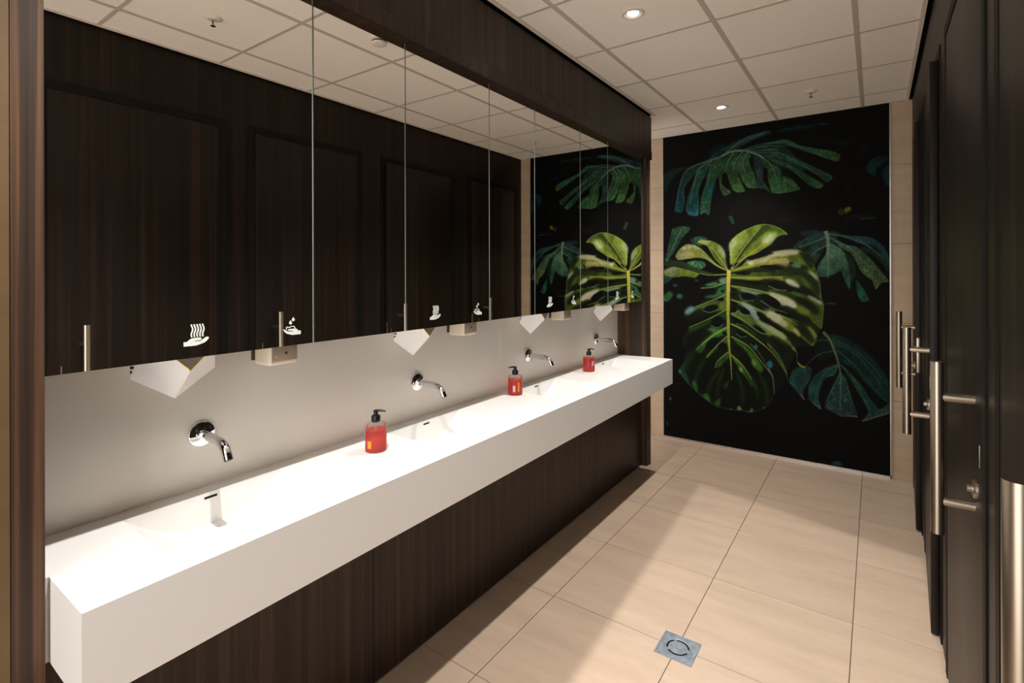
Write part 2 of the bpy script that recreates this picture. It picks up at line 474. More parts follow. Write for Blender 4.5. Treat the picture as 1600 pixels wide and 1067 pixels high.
# ================================================================== MIRROR CABINET
MZ0, MZ1 = 1.346, 2.508
mc = thing('mirror_cabinet', 'long wall cabinet with seven mirrored doors above the counter', 'mirror cabinet', (XM, 2.2, MZ0))
MB().box(-.180, -.162, 0.338 - 2.2, 4.054 - 2.2, .02, 1.18).box(-.162, -.010, 0.338 - 2.2, 4.054 - 2.2, 1.163, 1.18).build('carcass', BLACK, mc)
SEAM = [0.338, 1.029, 1.4455, 1.9965, 2.4085, 2.948, 3.3635, 4.0]
HAND_D = [(-0.032, 1.3914), (-0.0234, 1.3913), (-0.0151, 1.3982), (-0.0066, 1.4006), (0.0104, 1.4005), (0.014, 1.3985), (0.0132, 1.3943), (0.0104, 1.3934), (-0.0036, 1.3928), (-0.0032, 1.3907), (0.012, 1.3911), (0.0222, 1.3984), (0.0262, 1.4005), (0.031, 1.4009), (0.0334, 1.3981), (0.031, 1.3933), (0.0222, 1.3857), (0.0104, 1.382), (-0.0013, 1.3792), (-0.0128, 1.3793), (-0.0317, 1.3795)]
HAND_S = [(-0.0332, 1.3996), (-0.0291, 1.3996), (-0.0242, 1.3973), (-0.0192, 1.3937), (-0.0143, 1.3917), (0.0016, 1.3906), (0.0016, 1.3925), (-0.0134, 1.3943), (-0.0163, 1.3969), (-0.0143, 1.3994), (-0.0026, 1.3995), (0.0058, 1.3995), (0.0092, 1.3996), (0.0152, 1.3975), (0.0195, 1.3924), (0.0289, 1.3911), (0.0285, 1.3797), (-0.001, 1.3795), (-0.0201, 1.3853), (-0.0283, 1.3923)]
FOAM = [(-0.0221, 1.3986), (-0.0204, 1.4015), (-0.0217, 1.4055), (-0.0175, 1.4071), (-0.0142, 1.4048), (-0.0092, 1.4048), (-0.0042, 1.4082), (0.0008, 1.4066), (0.005, 1.4074), (0.0076, 1.4037), (0.0092, 1.3996)]


def ribbon(m, pts, w, x0, x1):
    n = len(pts); a, b = [], []
    for i in range(n):
        p, r_ = pts[max(i - 1, 0)], pts[min(i + 1, n - 1)]
        dx, dy = r_[0] - p[0], r_[1] - p[1]; l = math.hypot(dx, dy)
        a.append((pts[i][0] - dy / l * w, pts[i][1] + dx / l * w)); b.append((pts[i][0] + dy / l * w, pts[i][1] - dx / l * w))
    m.prism(a + b[::-1], x0, x1, 'x')


def symbol_dryer():
    m = MB(); off = lambda P: [(y, z - MZ0) for y, z in P]
    m.prism(off(HAND_D), 0, .0004, 'x')
    for k in range(5):
        y = -0.0108 + .0073 * k
        ribbon(m, off([(y + .0018 * math.sin(-1.5 + i / 20 * 2.45 * math.pi), 1.4385 - .0355 * i / 20) for i in range(21)]), .0017, 0, .0004)
    return m


def symbol_soap():
    m = MB(); off = lambda P: [(y, z - MZ0) for y, z in P]
    m.prism(off(HAND_S), 0, .0004, 'x'); ribbon(m, off(FOAM), .0011, 0, .0004)
    for y, z in ((.0026, 1.4297), (-.0071, 1.4197)):
        P = [(y, z + .0072)] + [(y + .0047 * math.sin(a), z - .0012 - .0046 * math.cos(a)) for a in [R(120 - 20 * i) for i in range(13)]]
        m.prism(off(P), 0, .0004, 'x')
    return m


DRY_Y = [0.662 + PITCH * k for k in range(4)]
SOAP_Y = [0.952 + PITCH * k for k in range(4)]
sym_d = sym_s = None
for a, b in zip(SEAM[:-1], SEAM[1:]):
    yc = (a + b) / 2; w = (b - a) / 2 - .0020
    dr = MB().box(-.006, 0, -w, w, 0, MZ1 - MZ0).build('mirror_door', MIRROR, mc, (0, yc - 2.2, 0))
    if b < 3.9:
        MB().box(-.010, .0006, w - .0016, w + .0008, 0, MZ1 - MZ0).build('glass_edge', GLEDGE, dr)
    for ys, kind in ((DRY_Y, 'd'), (SOAP_Y, 's')):
        for y in ys:
            if a < y < b:
                if kind == 'd':
                    if sym_d is None: sym_d = symbol_dryer().build('hand_dryer_symbol', PRINT, dr)
                    o = sym_d if sym_d.location.length == 0 and sym_d.parent == dr and not sym_d.get('u') else link_copy(sym_d, dr, (0, 0, 0))
                    sym_d['u'] = 1
                else:
                    if sym_s is None: sym_s = symbol_soap().build('soap_symbol', PRINT, dr)
                    o = sym_s if sym_s.parent == dr and not sym_s.get('u') else link_copy(sym_s, dr, (0, 0, 0))
                    sym_s['u'] = 1
                o.parent = dr; o.location = (.0004, y - yc, 0)
for o in bpy.data.objects:
    if 'u' in o: del o['u']
# last mirror return: dark end strip between the mirrors and the far post
MB().box(-.012, -.002, 4.0 - 2.2, 4.054 - 2.2, 0, MZ1 - MZ0).build('end_filler', WOODP, mc)

# ================================================================== HAND DRYERS (below the mirrors)
def make_dryer():
    root = thing('hand_dryer', '', 'hand dryer')
    # local: x out of the wall, y along it, z up; origin at the mounting board
    back = [(.02, -.112, .150), (.02, -.112, .075), (.02, 0, 0), (.02, .112, .075), (.02, .112, .150)]
    fx = .119
    B = (fx, 0, .091); Lp = (fx, -.062, .1535); Rp = (fx, .062, .1535)
    Lt = (.052, -.095, .1535); Rt = (.052, .095, .1535)
    m = MB()
    v = back + [B, Lp, Rp, Lt, Rt]
    m.add(v, [(1, 2, 5, 6, 8), (2, 3, 9, 7, 5), (0, 1, 8), (3, 4, 9), (0, 8, 6, 7, 9, 4), (5, 7, 6), (0, 4, 3, 2, 1)])
    m.box(-.0065, .03, -.06, .06, .130, .1535)
    m.build('housing', DRYW, root)
    g_ = MB(); e = .0022
    g_.prism([(0, .0985), (.0552, .1533), (-.0552, .1533)], fx + .0004, fx + .0020, 'x'); g_.build('nozzle_plate', DRYG, root)
    y_ = MB()
    y_.prism([(0, .0925), (-.0615, .1533), (-.0575, .1533), (0, .0965), (.0575, .1533), (.0615, .1533)], fx - .0004, fx + .0030, 'x'); y_.build('rim', YELL, root)
    # intake holes along the side facet edge
    h = MB(); nrm = Vector((-.017, -.032, .012)).normalized()
    for k in range(4):
        z = .091 + .0125 * k
        def fp3(s_, zz):
            t = (zz - .075) / .0785
            return Vector((.02 + .032 * t * s_, -.112 + .017 * t * s_, zz)) + nrm * .0008
        h.add([fp3(.12, z), fp3(.88, z), fp3(.88, z + .0065), fp3(.12, z + .0065)], [(0, 1, 2, 3)])
    h.build('intake_holes', BLKPL, root)
    return root


dp = make_dryer(); dp.name = 'hand_dryer'
DL = ['white faceted hand dryer with yellow-rimmed plate above the nearest tap', 'white faceted hand dryer below the mirrors above the second nearest tap', 'white faceted hand dryer below the mirrors above the third tap', 'white faceted hand dryer below the mirrors above the farthest tap']
for k in range(4):
    o = dp if k == 0 else copy_tree(dp)
    o.location = (-1.70, DRY_Y[k], 1.213); tag(o, DL[k], 'hand dryer', 'hand dryers below the mirrors')


# ================================================================== SOAP DISPENSERS
def make_disp():
    root = thing('soap_dispenser', '', 'soap dispenser')
    MB().box(.0, .009, -.059, .057, .008, .075).build('back_plate', DKGREY, root)
    m = MB()
    poly = [(.012, -.052), (.086, -.052), (.093, -.050), (.1, -.045), (.1, .045), (.093, .050), (.086, .052), (.012, .052)]
    bm = bmesh.new(); n = len(poly); lv = []
    for (s, z) in ((.94, -.004), (.985, -.001), (1, .004), (1, .075)):
        lv.append([bm.verts.new((.012 + (x - .012) * s, y * s, z)) for x, y in poly])
    for a, b in zip(lv[:-1], lv[1:]):
        for i in range(n): bm.faces.new((a[i], a[(i + 1) % n], b[(i + 1) % n], b[i]))
    bm.faces.new(lv[0][::-1]); bm.faces.new(lv[-1]); bm.verts.index_update()
    m.add([v.co[:] for v in bm.verts], [[v.index for v in f.verts] for f in bm.faces]); bm.free()
    m.build('housing', SOAPC, root)
    fp_ = MB().cbox(.0995, .1015, -.0445, .0445, .008, .0745, .0008).build('front_panel', SOAPG, root)
    MB().prism([(.004 - .008, .030), (.004 + .006, .030), (.004 + .003, .037), (.004, .039), (.004 - .002, .034)], .1015, .1019, 'x').build('drop_mark', BLKPL, fp_)
    MB().lathe([(0, .1024), (.0028, .1024), (.0032, .1016), (.0032, .1010)], 16, (0, -.030, .024), 'x').build('lock_cap', SOAPC, fp_)
    ar = []
    for i in range(13):
        a = R(180 - 15 * i); ar.append((.1016, .034 * math.cos(a) if abs(math.cos(a)) < .99 else .034 * math.copysign(1, math.cos(a)), .054 + .010 * math.sin(a)))
    MB().tube([(.1016, -.034, .046)] + ar + [(.1016, .034, .046)], .0007, 6).build('window_seam', DKGREY, fp_)
    return root


sp = make_disp()
SL = ['cream soap dispenser hanging below the mirrors right of the nearest hand dryer', 'cream soap dispenser hanging below the mirrors right of the second hand dryer', 'cream soap dispenser hanging below the mirrors right of the third hand dryer', 'cream soap dispenser hanging below the mirrors beside the far post']
for k in range(4):
    o = sp if k == 0 else copy_tree(sp)
    o.location = (-1.691, SOAP_Y[k], 1.284); tag(o, SL[k], 'soap dispenser', 'soap dispensers below the mirrors')


# ================================================================== TAPS
def make_tap():
    root = thing('wall_tap', '', 'tap')
    MB().lathe([(0.0, .011), (.037, .011), (.0395, .009), (.040, .006), (.040, 0)], 56, (0, 0, 0), 'x').build('wall_rosette', CHROME, root)
    path = [(.008, 0, 0), (.04, 0, 0), (.08, 0, -.001), (.115, 0, -.002)]
    for i in range(1, 11):
        a = R(62) * i / 10
        path.append((.115 + .062 * math.sin(a), 0, -.002 - .062 * (1 - math.cos(a))))
    x, _, z = path[-1]; d = (math.cos(R(62)), -math.sin(R(62)))
    path.append((x + d[0] * .016, 0, z + d[1] * .016))
    x, z = path[-1][0], path[-1][2]
    MB().tube(path, .0145, 28).build('spout', CHROME, root)
    MB().tube([(x - d[0] * .003, 0, z - d[1] * .003), (x + d[0] * .0012, 0, z + d[1] * .0012)], .0115, 24).build('aerator', BLKPL, root)
    return root


tp = make_tap()
TL = ['chrome wall tap nearest the camera, over the first basin', 'chrome wall tap over the second basin, right of the nearest soap bottle', 'chrome wall tap over the third basin, right of the middle soap bottle', 'chrome wall tap over the farthest basin beside the end post']
for k in range(4):
    o = tp if k == 0 else copy_tree(tp)
    o.location = (XB, 0.7745 + PITCH * k, 1.064); tag(o, TL[k], 'tap', 'wall taps over the basins')


# ================================================================== SOAP BOTTLES
def make_bottle(loc, rz, fill, label, lab):
    root = thing('soap_bottle', label, 'soap bottle', loc, 'soap bottles on the counter', rz=rz)
    Rb = .0415
    MB().lathe([(0, .003), (Rb - .004, .003), (Rb - .002, .006), (Rb - .002, .010), (Rb - .002, fill), (0, fill)], 40).build('liquid_soap', LIQ, root)
    MB().lathe([(0, 0), (Rb - .005, 0), (Rb - .001, .002), (Rb, .006), (Rb, .098), (Rb - .0015, .1035), (Rb - .006, .107), (.024, .1095), (.0165, .111), (.0155, .116)], 44).build('bottle_body', CLEAR, root)
    MB().lathe([(.0165, .112), (.0175, .114), (.0175, .133), (.0155, .136), (.009, .136)], 28).build('pump_collar', BLKPL, root)
    MB().lathe([(.0085, .134), (.0085, .148), (.0095, .149), (.0095, .1545), (.006, .157), (0, .157)], 20).tube([(0, 0, .153), (.016, 0, .1545), (.028, 0, .1535), (.038, 0, .150)], [.0055, .0045, .0036, .0028], 12).build('pump_head', BLKPL, root)
    MB().tube([(0, 0, .012), (0, 0, .112)], .0025, 8).build('dip_tube', WHPL, root)

    def patch(a0, a1, z0, z1, r_, m, n):
        p = MB(); k = 8
        for i in range(k):
            A, B_ = R(a0 + (a1 - a0) * i / k), R(a0 + (a1 - a0) * (i + 1) / k)
            p.add([(r_ * math.cos(t), r_ * math.sin(t), z) for t, z in ((A, z0), (B_, z0), (B_, z1), (A, z1))], [(0, 1, 2, 3)], True)
        return p.build(n, m, root)
    rl = Rb + .0004
    for (a0, a1, z0, z1, mm, nn) in lab:
        patch(a0, a1, z0, z1, rl, mm, nn)
    return root


# label patches: angles are in the bottle's own frame (0 = where the pump points)
lab1 = [(-122, -100, .018, .046, LABO, 'orange_label'), (-125, -112, .064, .068, LABP, 'label_line'), (-124, -114, .073, .078, LABP, 'label_line')]
make_bottle((-1.585, 1.325, ZT), R(35), .082, 'coral soap bottle with orange label patch, nearest of the three', lab1)
lab2 = [(62, 80, .022, .056, LABW, 'white_label')] + [(64, 78, .025 + .006 * i, .0265 + .006 * i, LABP, 'label_line') for i in range(5)] + [(103, 112, .022, .075, LABO, 'orange_label')]
make_bottle((-1.665, 2.385, ZT), R(-135), .086, 'coral soap bottle with white label strip, middle of the three, pump turned left', lab2)
lab3 = [(-65, -42, .045 + .008 * i, .049 + .008 * i, LABW, 'label_line') for i in range(4)] + [(-110, -82, .030, .068, LABP, 'pink_label')]
make_bottle((-1.632, 3.235, ZT), R(30), .094, 'deep red full soap bottle, farthest of the three', lab3)

# ================================================================== FLOOR DRAIN
dn = thing('floor_drain', 'square galvanised floor drain with a round slotted cover between the tiles', 'drain', (DC[0], DC[1], 0))
hf = .0765
m = MB().box(-hf, hf, -hf, hf, -.0035, -.0012)
for a0, a1, b0, b1 in ((-hf, hf, -hf, -hf + .006), (-hf, hf, hf - .006, hf), (-hf, -hf + .006, -hf + .006, hf - .006), (hf - .006, hf, -hf + .006, hf - .006)):
    m.box(a0, a1, b0, b1, -.0035, .0006)
m.build('frame', GALV, dn)
MB().lathe([(.050, -.0012), (.052, .0006), (.056, .0010), (.060, .0006), (.061, -.0012)], 48).build('ring', GALV, dn)
MB().lathe([(0, .0004), (.049, .0004), (.050, -.001)], 48).build('cover', GALV, dn)
for a0, a1 in ((15, 112), (130, 208), (226, 345)):
    m = MB(); k = 16
    P = [(.0462 * math.cos(R(a0 + (a1 - a0) * i / k)), .0462 * math.sin(R(a0 + (a1 - a0) * i / k))) for i in range(k + 1)]
    Q = [(.0392 * math.cos(R(a0 + (a1 - a0) * i / k)), .0392 * math.sin(R(a0 + (a1 - a0) * i / k))) for i in range(k + 1)]
    m.prism(P + Q[::-1], .0003, .0007); m.build('slot', GAP, dn)


# ================================================================== CEILING FITTINGS
def downlight(x, y, label, power, kind='row'):
    t = thing('downlight', label, 'ceiling light', (x, y, ZC), 'recessed ceiling lights')
    MB().lathe([(.031, .006), (.034, -.001), (.040, -.003), (.043, -.005), (.056, -.004), (.058, 0)], 40).build('trim_ring', WHPL, t)
    MB().lathe([(0, -.0012), (.024, -.0012), (.0300, .0005), (.0305, .003)], 32).build('lens', EMIT, t)
    ld = bpy.data.lights.new('lamp', 'SPOT'); lo = bpy.data.objects.new('lamp', ld); COL.objects.link(lo); lo.parent = t
    ld.energy = power; ld.color = LAMP_COL; lo.location = (0, 0, -.012)
    ld.shadow_soft_size = .022
    return t, lo, ld


LABL = ['recessed downlight over the first basins, above the frame', 'recessed downlight in the ceiling nearer the camera', 'recessed downlight in the ceiling near the leaf mural']
for y, l in zip(LAMP_Y, LABL):
    t, lo, ld = downlight(LAMP_X, y, l, LAMP_W * (1.2 if y < 1 else 1.0))
    ld.spot_size = R(108); ld.spot_blend = 1.0
# added stand-in for mirror-bounced light: a boxed lamp whose bottom plate has a four-sided opening,
# so its pool on the floor has the straight edges seen in the aisle (out of frame, above the camera)
fx_, fy_, DZ = -0.17, 0.30, 0.080
t = thing('added_bounce_lamp', 'added boxed lamp above the camera, standing in for light off the mirrors', 'ceiling light', (fx_, fy_, ZC))
MB().box(-.115, .115, -.16, .16, -.008, 0).build('back_plate', BLACK, t)
for x0, x1, y0, y1 in ((-.115, -.110, -.16, .16), (.110, .115, -.16, .16), (-.110, .110, -.16, -.155), (-.110, .110, .155, .16)):
    MB().box(x0, x1, y0, y1, -.110, -.008).build('side_plate', BLACK, t)
zl = -.028; hz = (ZC + zl)
HOLE_P = [((px_ - fx_) * DZ / hz, (py_ - fy_) * DZ / hz) for px_, py_ in ((-1.075, 3.955), (0.215, 3.625), (0.30, -1.6), (-0.80, -1.6))]
OUT_P = [(-.110, .155), (.110, .155), (.110, -.155), (-.110, -.155)]
m = MB()
for i in range(4):
    j = (i + 1) % 4
    m.prism([OUT_P[i], OUT_P[j], HOLE_P[j], HOLE_P[i]], zl - DZ - .0005, zl - DZ)
m.build('aperture_plate', BLACK, t)
ld = bpy.data.lights.new('lamp', 'POINT'); lo = bpy.data.objects.new('lamp', ld); COL.objects.link(lo); lo.parent = t
lo.location = (0, 0, zl); ld.energy = ADDED_LAMP_W; ld.color = LAMP_COL; ld.shadow_soft_size = .0008


def sprinkler(x, y, label):
    t = thing('sprinkler', label, 'sprinkler', (x, y, ZC), 'ceiling sprinklers')
    MB().lathe([(0, -.007), (.016, -.007), (.022, -.011), (.036, -.006), (.045, 0)], 32).build('escutcheon', WHPL, t)
    m = MB().tube([(0, 0, -.006), (0, 0, -.016)], .008, 14)
    for s in (-1, 1):
        m.tube([(.007 * s, 0, -.015), (.009 * s, 0, -.026), (.002 * s, 0, -.040)], .0018, 8)
    m.build('yoke', CHROME, t)
    MB().tube([(0, 0, -.016), (0, 0, -.038)], .0020, 10).build('glass_bulb', HOLE, t)
    MB().lathe([(0, -.040), (.012, -.040), (.013, -.042), (0, -.043)], 20).build('deflector', CHROME, t)


sprinkler(-0.375, 4.24, 'small ceiling sprinkler head near the top of the leaf mural')
sprinkler(-0.360, 1.253, 'ceiling sprinkler head seen only in the first mirror door')
t = thing('smoke_detector', 'round white smoke detector on the ceiling, seen in the second mirror door', 'smoke detector', (-0.873, 1.885, ZC))
MB().lathe([(.050, 0), (.050, -.012), (.046, -.018), (.040, -.020)], 36).build('base', WHPL, t)
MB().lathe([(.036, -.019), (.036, -.030), (.040, -.031), (.038, -.040), (.028, -.044), (0, -.044)], 36).build('cap', WHPL, t)
MB().lathe([(.0355, -.020), (.0365, -.021), (.0365, -.030), (.0355, -.030)], 36).build('vent_slot', DKGREY, t)

# ================================================================== LEAF MURAL (a flat print, painted into the panel's vertex colours)
CW0, CH0, CW1, CH1, SS = 1028, 140, 1400, 768, 2.0
NX, NY = int((CW1 - CW0) * SS), int((CH1 - CH0) * SS)
IMG = np.zeros((NY, NX, 3), np.float32); IMG[:] = np.array([7, 7, 6], np.float32)
ORG = {'A': (1030, 150), 'B': (1200, 150), 'C': (1030, 340), 'D': (1200, 330), 'E': (1030, 500), 'F': (1200, 480)}
K = 200 / 1067.0


def cv(t, pts):
    ox, oy = ORG[t]
    return [(((ox + u * K) - CW0) * SS, ((oy + v * K) - CH0) * SS) for u, v in pts]


def mixed(pts):          # 'C',(u,v),(u,v),'D',(u,v)...
    out, cur = [], None
    for p in pts:
        if isinstance(p, str): cur = p
        else: out += cv(cur, [p])
    return out


def smooth(P, closed=True, k=5, lin_=0.0):
    P = np.array(P, float); n = len(P); o = []
    for i in range(n if closed else n - 1):
        g_ = (lambda j: P[j % n]) if closed else (lambda j: P[min(max(j, 0), n - 1)])
        p0, p1, p2, p3 = g_(i - 1), g_(i), g_(i + 1), g_(i + 2)
        for s in range(k):
            t = s / k
            cr_ = (.5 * ((2 * p1) + (-p0 + p2) * t + (2 * p0 - 5 * p1 + 4 * p2 - p3) * t * t + (-p0 + 3 * p1 - 3 * p2 + p3) * t ** 3)); li_ = p1 * (1 - t) + p2 * t; o.append(cr_ * (1 - lin_) + li_ * lin_)
    if not closed: o.append(P[-1])
    return np.array(o)


def blur(a, s):
    if s <= 0: return a
    r_ = max(1, int(3 * s)); k = np.exp(-.5 * (np.arange(-r_, r_ + 1) / s) ** 2); k /= k.sum()
    for ax in (0, 1):
        pad = [(0, 0), (0, 0)]; pad[ax] = (r_, r_)
        b = np.pad(a, pad); o = np.zeros_like(a)
        for i, w in enumerate(k):
            sl = [slice(None), slice(None)]; sl[ax] = slice(i, i + a.shape[ax]); o += w * b[tuple(sl)]
        a = o
    return a


def vnoise(h, w, cell, seed):
    r_ = np.random.default_rng(seed); gh, gw = int(h / cell) + 3, int(w / cell) + 3
    g_ = r_.random((gh, gw)).astype(np.float32)
    y, x = np.arange(h) / cell, np.arange(w) / cell
    yi, xi = y.astype(int), x.astype(int); fy, fx = (y - yi)[:, None], (x - xi)[None]
    fy, fx = fy * fy * (3 - 2 * fy), fx * fx * (3 - 2 * fx)
    a, b = g_[yi][:, xi], g_[yi][:, xi + 1]; c, d = g_[yi + 1][:, xi], g_[yi + 1][:, xi + 1]
    return (a * (1 - fx) + b * fx) * (1 - fy) + (c * (1 - fx) + d * fx) * fy


N1 = vnoise(NY, NX, 26, 1) * .6 + vnoise(NY, NX, 9, 2) * .4
N2 = vnoise(NY, NX, 3.2, 3)
SPK = (np.random.default_rng(5).random((NY, NX)) > .975).astype(np.float32)
SPK = np.clip(blur(SPK, .7) * 3.2, 0, 1)


def pmask(P, soft):
    pad = int(4 * soft + 3)
    x0, x1 = max(int(P[:, 0].min()) - pad, 0), min(int(P[:, 0].max()) + pad, NX)
    y0, y1 = max(int(P[:, 1].min()) - pad, 0), min(int(P[:, 1].max()) + pad, NY)
    if x1 <= x0 or y1 <= y0: return None
    X, Y = np.meshgrid(np.arange(x0, x1) + .5, np.arange(y0, y1) + .5)
    ins = np.zeros(X.shape, bool); n = len(P)
    for i in range(n):
        (xa, ya), (xb, yb) = P[i], P[(i + 1) % n]
        if ya == yb: continue
        c = (ya > Y) != (yb > Y)
        ins ^= c & (X < (xb - xa) * (Y - ya) / (yb - ya) + xa)
    return (slice(y0, y1), slice(x0, x1)), blur(ins.astype(np.float32), soft)


def put(sl, a, col):
    IMG[sl] = IMG[sl] * (1 - a[..., None]) + col * a[..., None]


def leaf(t, pts, col, col2=None, soft=.9, alpha=1, ang=0, spk=0.0, var=.45, rim=None, sm=True):
    """one lobe: col -> col2 along direction ang (degrees), mottled, with optional dew and light rim"""
    P = mixed(pts) if t is None else cv(t, pts)
    P = smooth(P, lin_=.45) if sm else np.array(P, float)
    r_ = pmask(P, soft)
    if r_ is None: return
    sl, a = r_
    h, w = a.shape; yy, xx = np.mgrid[0:h, 0:w]
    d = xx * math.cos(R(ang)) + yy * math.sin(R(ang)); d = (d - d.min()) / max(d.max() - d.min(), 1)
    c1 = np.array(col, np.float32); c2 = np.array(col2 if col2 is not None else col, np.float32)
    c = c1 * (1 - d[..., None]) + c2 * d[..., None]
    nn = N1[sl] * .75 + N2[sl] * .25
    c = c * (1 + var * 2 * (nn - .5))[..., None]
    if spk: c = c + (SPK[sl] * spk)[..., None] * np.array([74, 92, 80], np.float32) * N1[sl][..., None] * 1.6
    put(sl, a * alpha, c)
    if rim is not None:
        inner = blur(a, 2.2); e = np.clip(a - inner, 0, 1) * 1.6
        put(sl, np.clip(e, 0, 1) * a, np.array(rim, np.float32))


def line(t, pts, w0, w1, col, alpha=1, soft=.7, col2=None, lens=False):
    P = mixed(pts) if t is None else cv(t, pts)
    P = smooth(P, False, 8); n = len(P)
    T = np.gradient(P, axis=0); T /= np.linalg.norm(T, axis=1)[:, None] + 1e-9; Nn = np.stack([-T[:, 1], T[:, 0]], 1)
    ws = np.linspace(w0, w1, n)[:, None] * K * SS / 2
    if lens: ws = ws * 1.25 * np.sqrt(np.sin(np.pi * np.linspace(.03, .97, n)))[:, None]
    r_ = pmask(np.concatenate([P + Nn * ws, (P - Nn * ws)[::-1]]), soft)
    if r_ is None: return
    sl, a = r_
    if col2 is not None:
        h = np.linspace(0, 1, a.shape[0])[:, None, None]
        c = np.array(col, np.float32) * (1 - h) + np.array(col2, np.float32) * h
    else: c = np.array(col, np.float32)
    put(sl, np.clip(a * 1.25, 0, 1) * alpha, c)


def blob(t, c, rx, ry, ang, col, alpha=.8, soft=3.0):
    P = [(c[0] + rx * math.cos(a) * math.cos(R(ang)) - ry * math.sin(a) * math.sin(R(ang)), c[1] + rx * math.cos(a) * math.sin(R(ang)) + ry * math.sin(a) * math.cos(R(ang))) for a in np.linspace(0, 2 * math.pi, 20, False)]
    r_ = pmask(np.array(cv(t, P)), soft)
    if r_ is None: return
    put(r_[0], r_[1] * alpha, np.array(col, np.float32) * (.8 + .4 * N1[r_[0]])[..., None])


DK = (9, 10, 8)
# --- faint bluish leaves at the top
leaf('B', [(50, 298), (150, 272), (260, 240), (400, 240), (420, 246), (300, 275), (180, 292)], (28, 62, 72), (22, 48, 62), 1.5, .7)
line('B', [(420, 238), (480, 232), (510, 240)], 10, 6, (50, 90, 96), .7)
leaf('B', [(780, 112), (820, 92), (860, 95), (810, 112)], (22, 48, 58), None, 2, .6)
leaf('B', [(510, 370), (600, 380), (700, 374), (650, 416), (600, 402)], (16, 34, 54), None, 2, .8)
leaf('B', [(770, 430), (830, 420), (850, 450), (790, 500), (765, 480)], (14, 24, 36), None, 3, .7)
leaf('B', [(820, 620), (840, 550), (920, 500), (1012, 520), (945, 570), (905, 600), (888, 668)], (22, 58, 74), (18, 40, 56), 1.6, .85, rim=(40, 84, 98))
leaf('B', [(948, 640), (1012, 565), (1018, 740), (980, 742)], (20, 54, 72), None, 1.6, .85)
leaf('B', [(578, 962), (605, 935), (640, 962), (620, 995), (590, 985)], (72, 66, 20), None, 1.6, .9)
leaf('B', [(632, 950), (670, 922), (696, 945), (650, 980)], (128, 116, 30), None, 1.4, .9)
blob('B', (668, 745), 10, 24, 0, (60, 54, 24), .7, 1.6); blob('B', (905, 716), 8, 18, 0, (46, 32, 20), .7, 1.6)
line('B', [(765, 1024), (830, 1018), (895, 1016)], 14, 12, (62, 76, 72), .8)
leaf('B', [(600, 1040), (700, 1000), (800, 985), (880, 1000), (760, 1020), (660, 1060)], (22, 28, 26), None, 3, .7)
blob('B', (140, 1030), 70, 30, 0, (30, 20, 16), .7, 4)
line('A', [(590, 1000), (605, 1030), (620, 1067)], 34, 26, (36, 62, 40), .85)
leaf('A', [(415, 470), (480, 410), (560, 400), (520, 450), (440, 520)], (22, 38, 54), None, 2, .7)
# --- top dark dewy leaf
leaf('A', [(410, 520), (540, 430), (700, 350), (900, 290), (930, 310), (780, 370), (640, 450), (520, 500), (430, 560)], (28, 52, 50), (44, 82, 86), 1.6, .8, spk=.4)
leaf(None, ['A', (330, 640), (420, 545), (540, 470), (700, 430), (900, 400), (1067, 380), 'B', (120, 400), (230, 500), (320, 600), (260, 640), (120, 600), (20, 640), 'A', (1040, 660), (960, 640), (860, 660), (760, 640), (660, 650), (560, 650), (470, 680), (400, 700)], (20, 38, 28), (26, 50, 40), 3, .9, spk=.5)
leaf('A', [(40, 660), (120, 610), (240, 590), (150, 650), (90, 720), (60, 815), (45, 800)], (18, 40, 36), None, 1.2, .9, spk=.4)
leaf('A', [(130, 960), (150, 840), (190, 700), (250, 600), (400, 545), (310, 640), (215, 760), (215, 880), (195, 970)], (24, 46, 34), (22, 66, 84), 1, .95, 90, .7, rim=(60, 90, 70))
leaf('A', [(222, 940), (240, 850), (285, 720), (340, 600), (450, 535), (390, 640), (330, 790), (335, 900), (325, 1000), (245, 990)], (30, 56, 36), (24, 74, 86), 1, 1, 90, .8, rim=(70, 100, 80))
leaf('A', [(343, 985), (352, 850), (400, 700), (440, 600), (530, 495), (640, 470), (560, 560), (475, 700), (440, 820), (418, 990), (380, 972)], (36, 66, 34), (34, 84, 62), 1, 1, 90, .9, rim=(80, 110, 80))
leaf('A', [(430, 720), (470, 690), (455, 790), (420, 860), (400, 820)], (20, 84, 96), None, 4, .7)
leaf('A', [(510, 780), (500, 680), (540, 600), (610, 490), (660, 470), (600, 600), (545, 660), (520, 730), (600, 800), (545, 835)], (36, 66, 38), (52, 84, 46), 1, 1, 90, .7, rim=(84, 104, 70))
leaf('A', [(565, 640), (620, 520), (730, 470), (690, 560), (655, 640), (690, 730), (715, 795), (650, 806), (610, 770)], (36, 66, 40), (62, 96, 44), 1, 1, 90, 1, rim=(90, 116, 70))
leaf('A', [(645, 580), (680, 500), (740, 470), (770, 520), (765, 600), (800, 670), (822, 765), (740, 765), (690, 700)], (44, 78, 58), (60, 98, 58), 1, 1, 90, .9, rim=(90, 120, 90))
leaf('A', [(790, 500), (850, 520), (880, 600), (870, 700), (930, 805), (880, 775), (825, 765), (810, 640)], (38, 62, 70), (44, 66, 56), 1, 1, 90, .8)
leaf(None, ['A', (830, 480), (900, 540), (980, 590), (1067, 650), 'B', (190, 680), (245, 745), (270, 780), (115, 812), (40, 808), 'A', (930, 780), (905, 690), (880, 590)], (40, 74, 46), (54, 98, 56), 1, 1, 60, 1.1, rim=(96, 120, 80))
leaf(None, ['A', (840, 470), (960, 520), (1067, 580), 'B', (100, 540), (210, 590), (330, 660), (460, 735), (428, 776), (345, 745), (270, 680), (170, 600), (60, 555), 'A', (960, 560)], (34, 62, 44), (40, 84, 54), 1, 1, 20, .9, rim=(70, 96, 70))
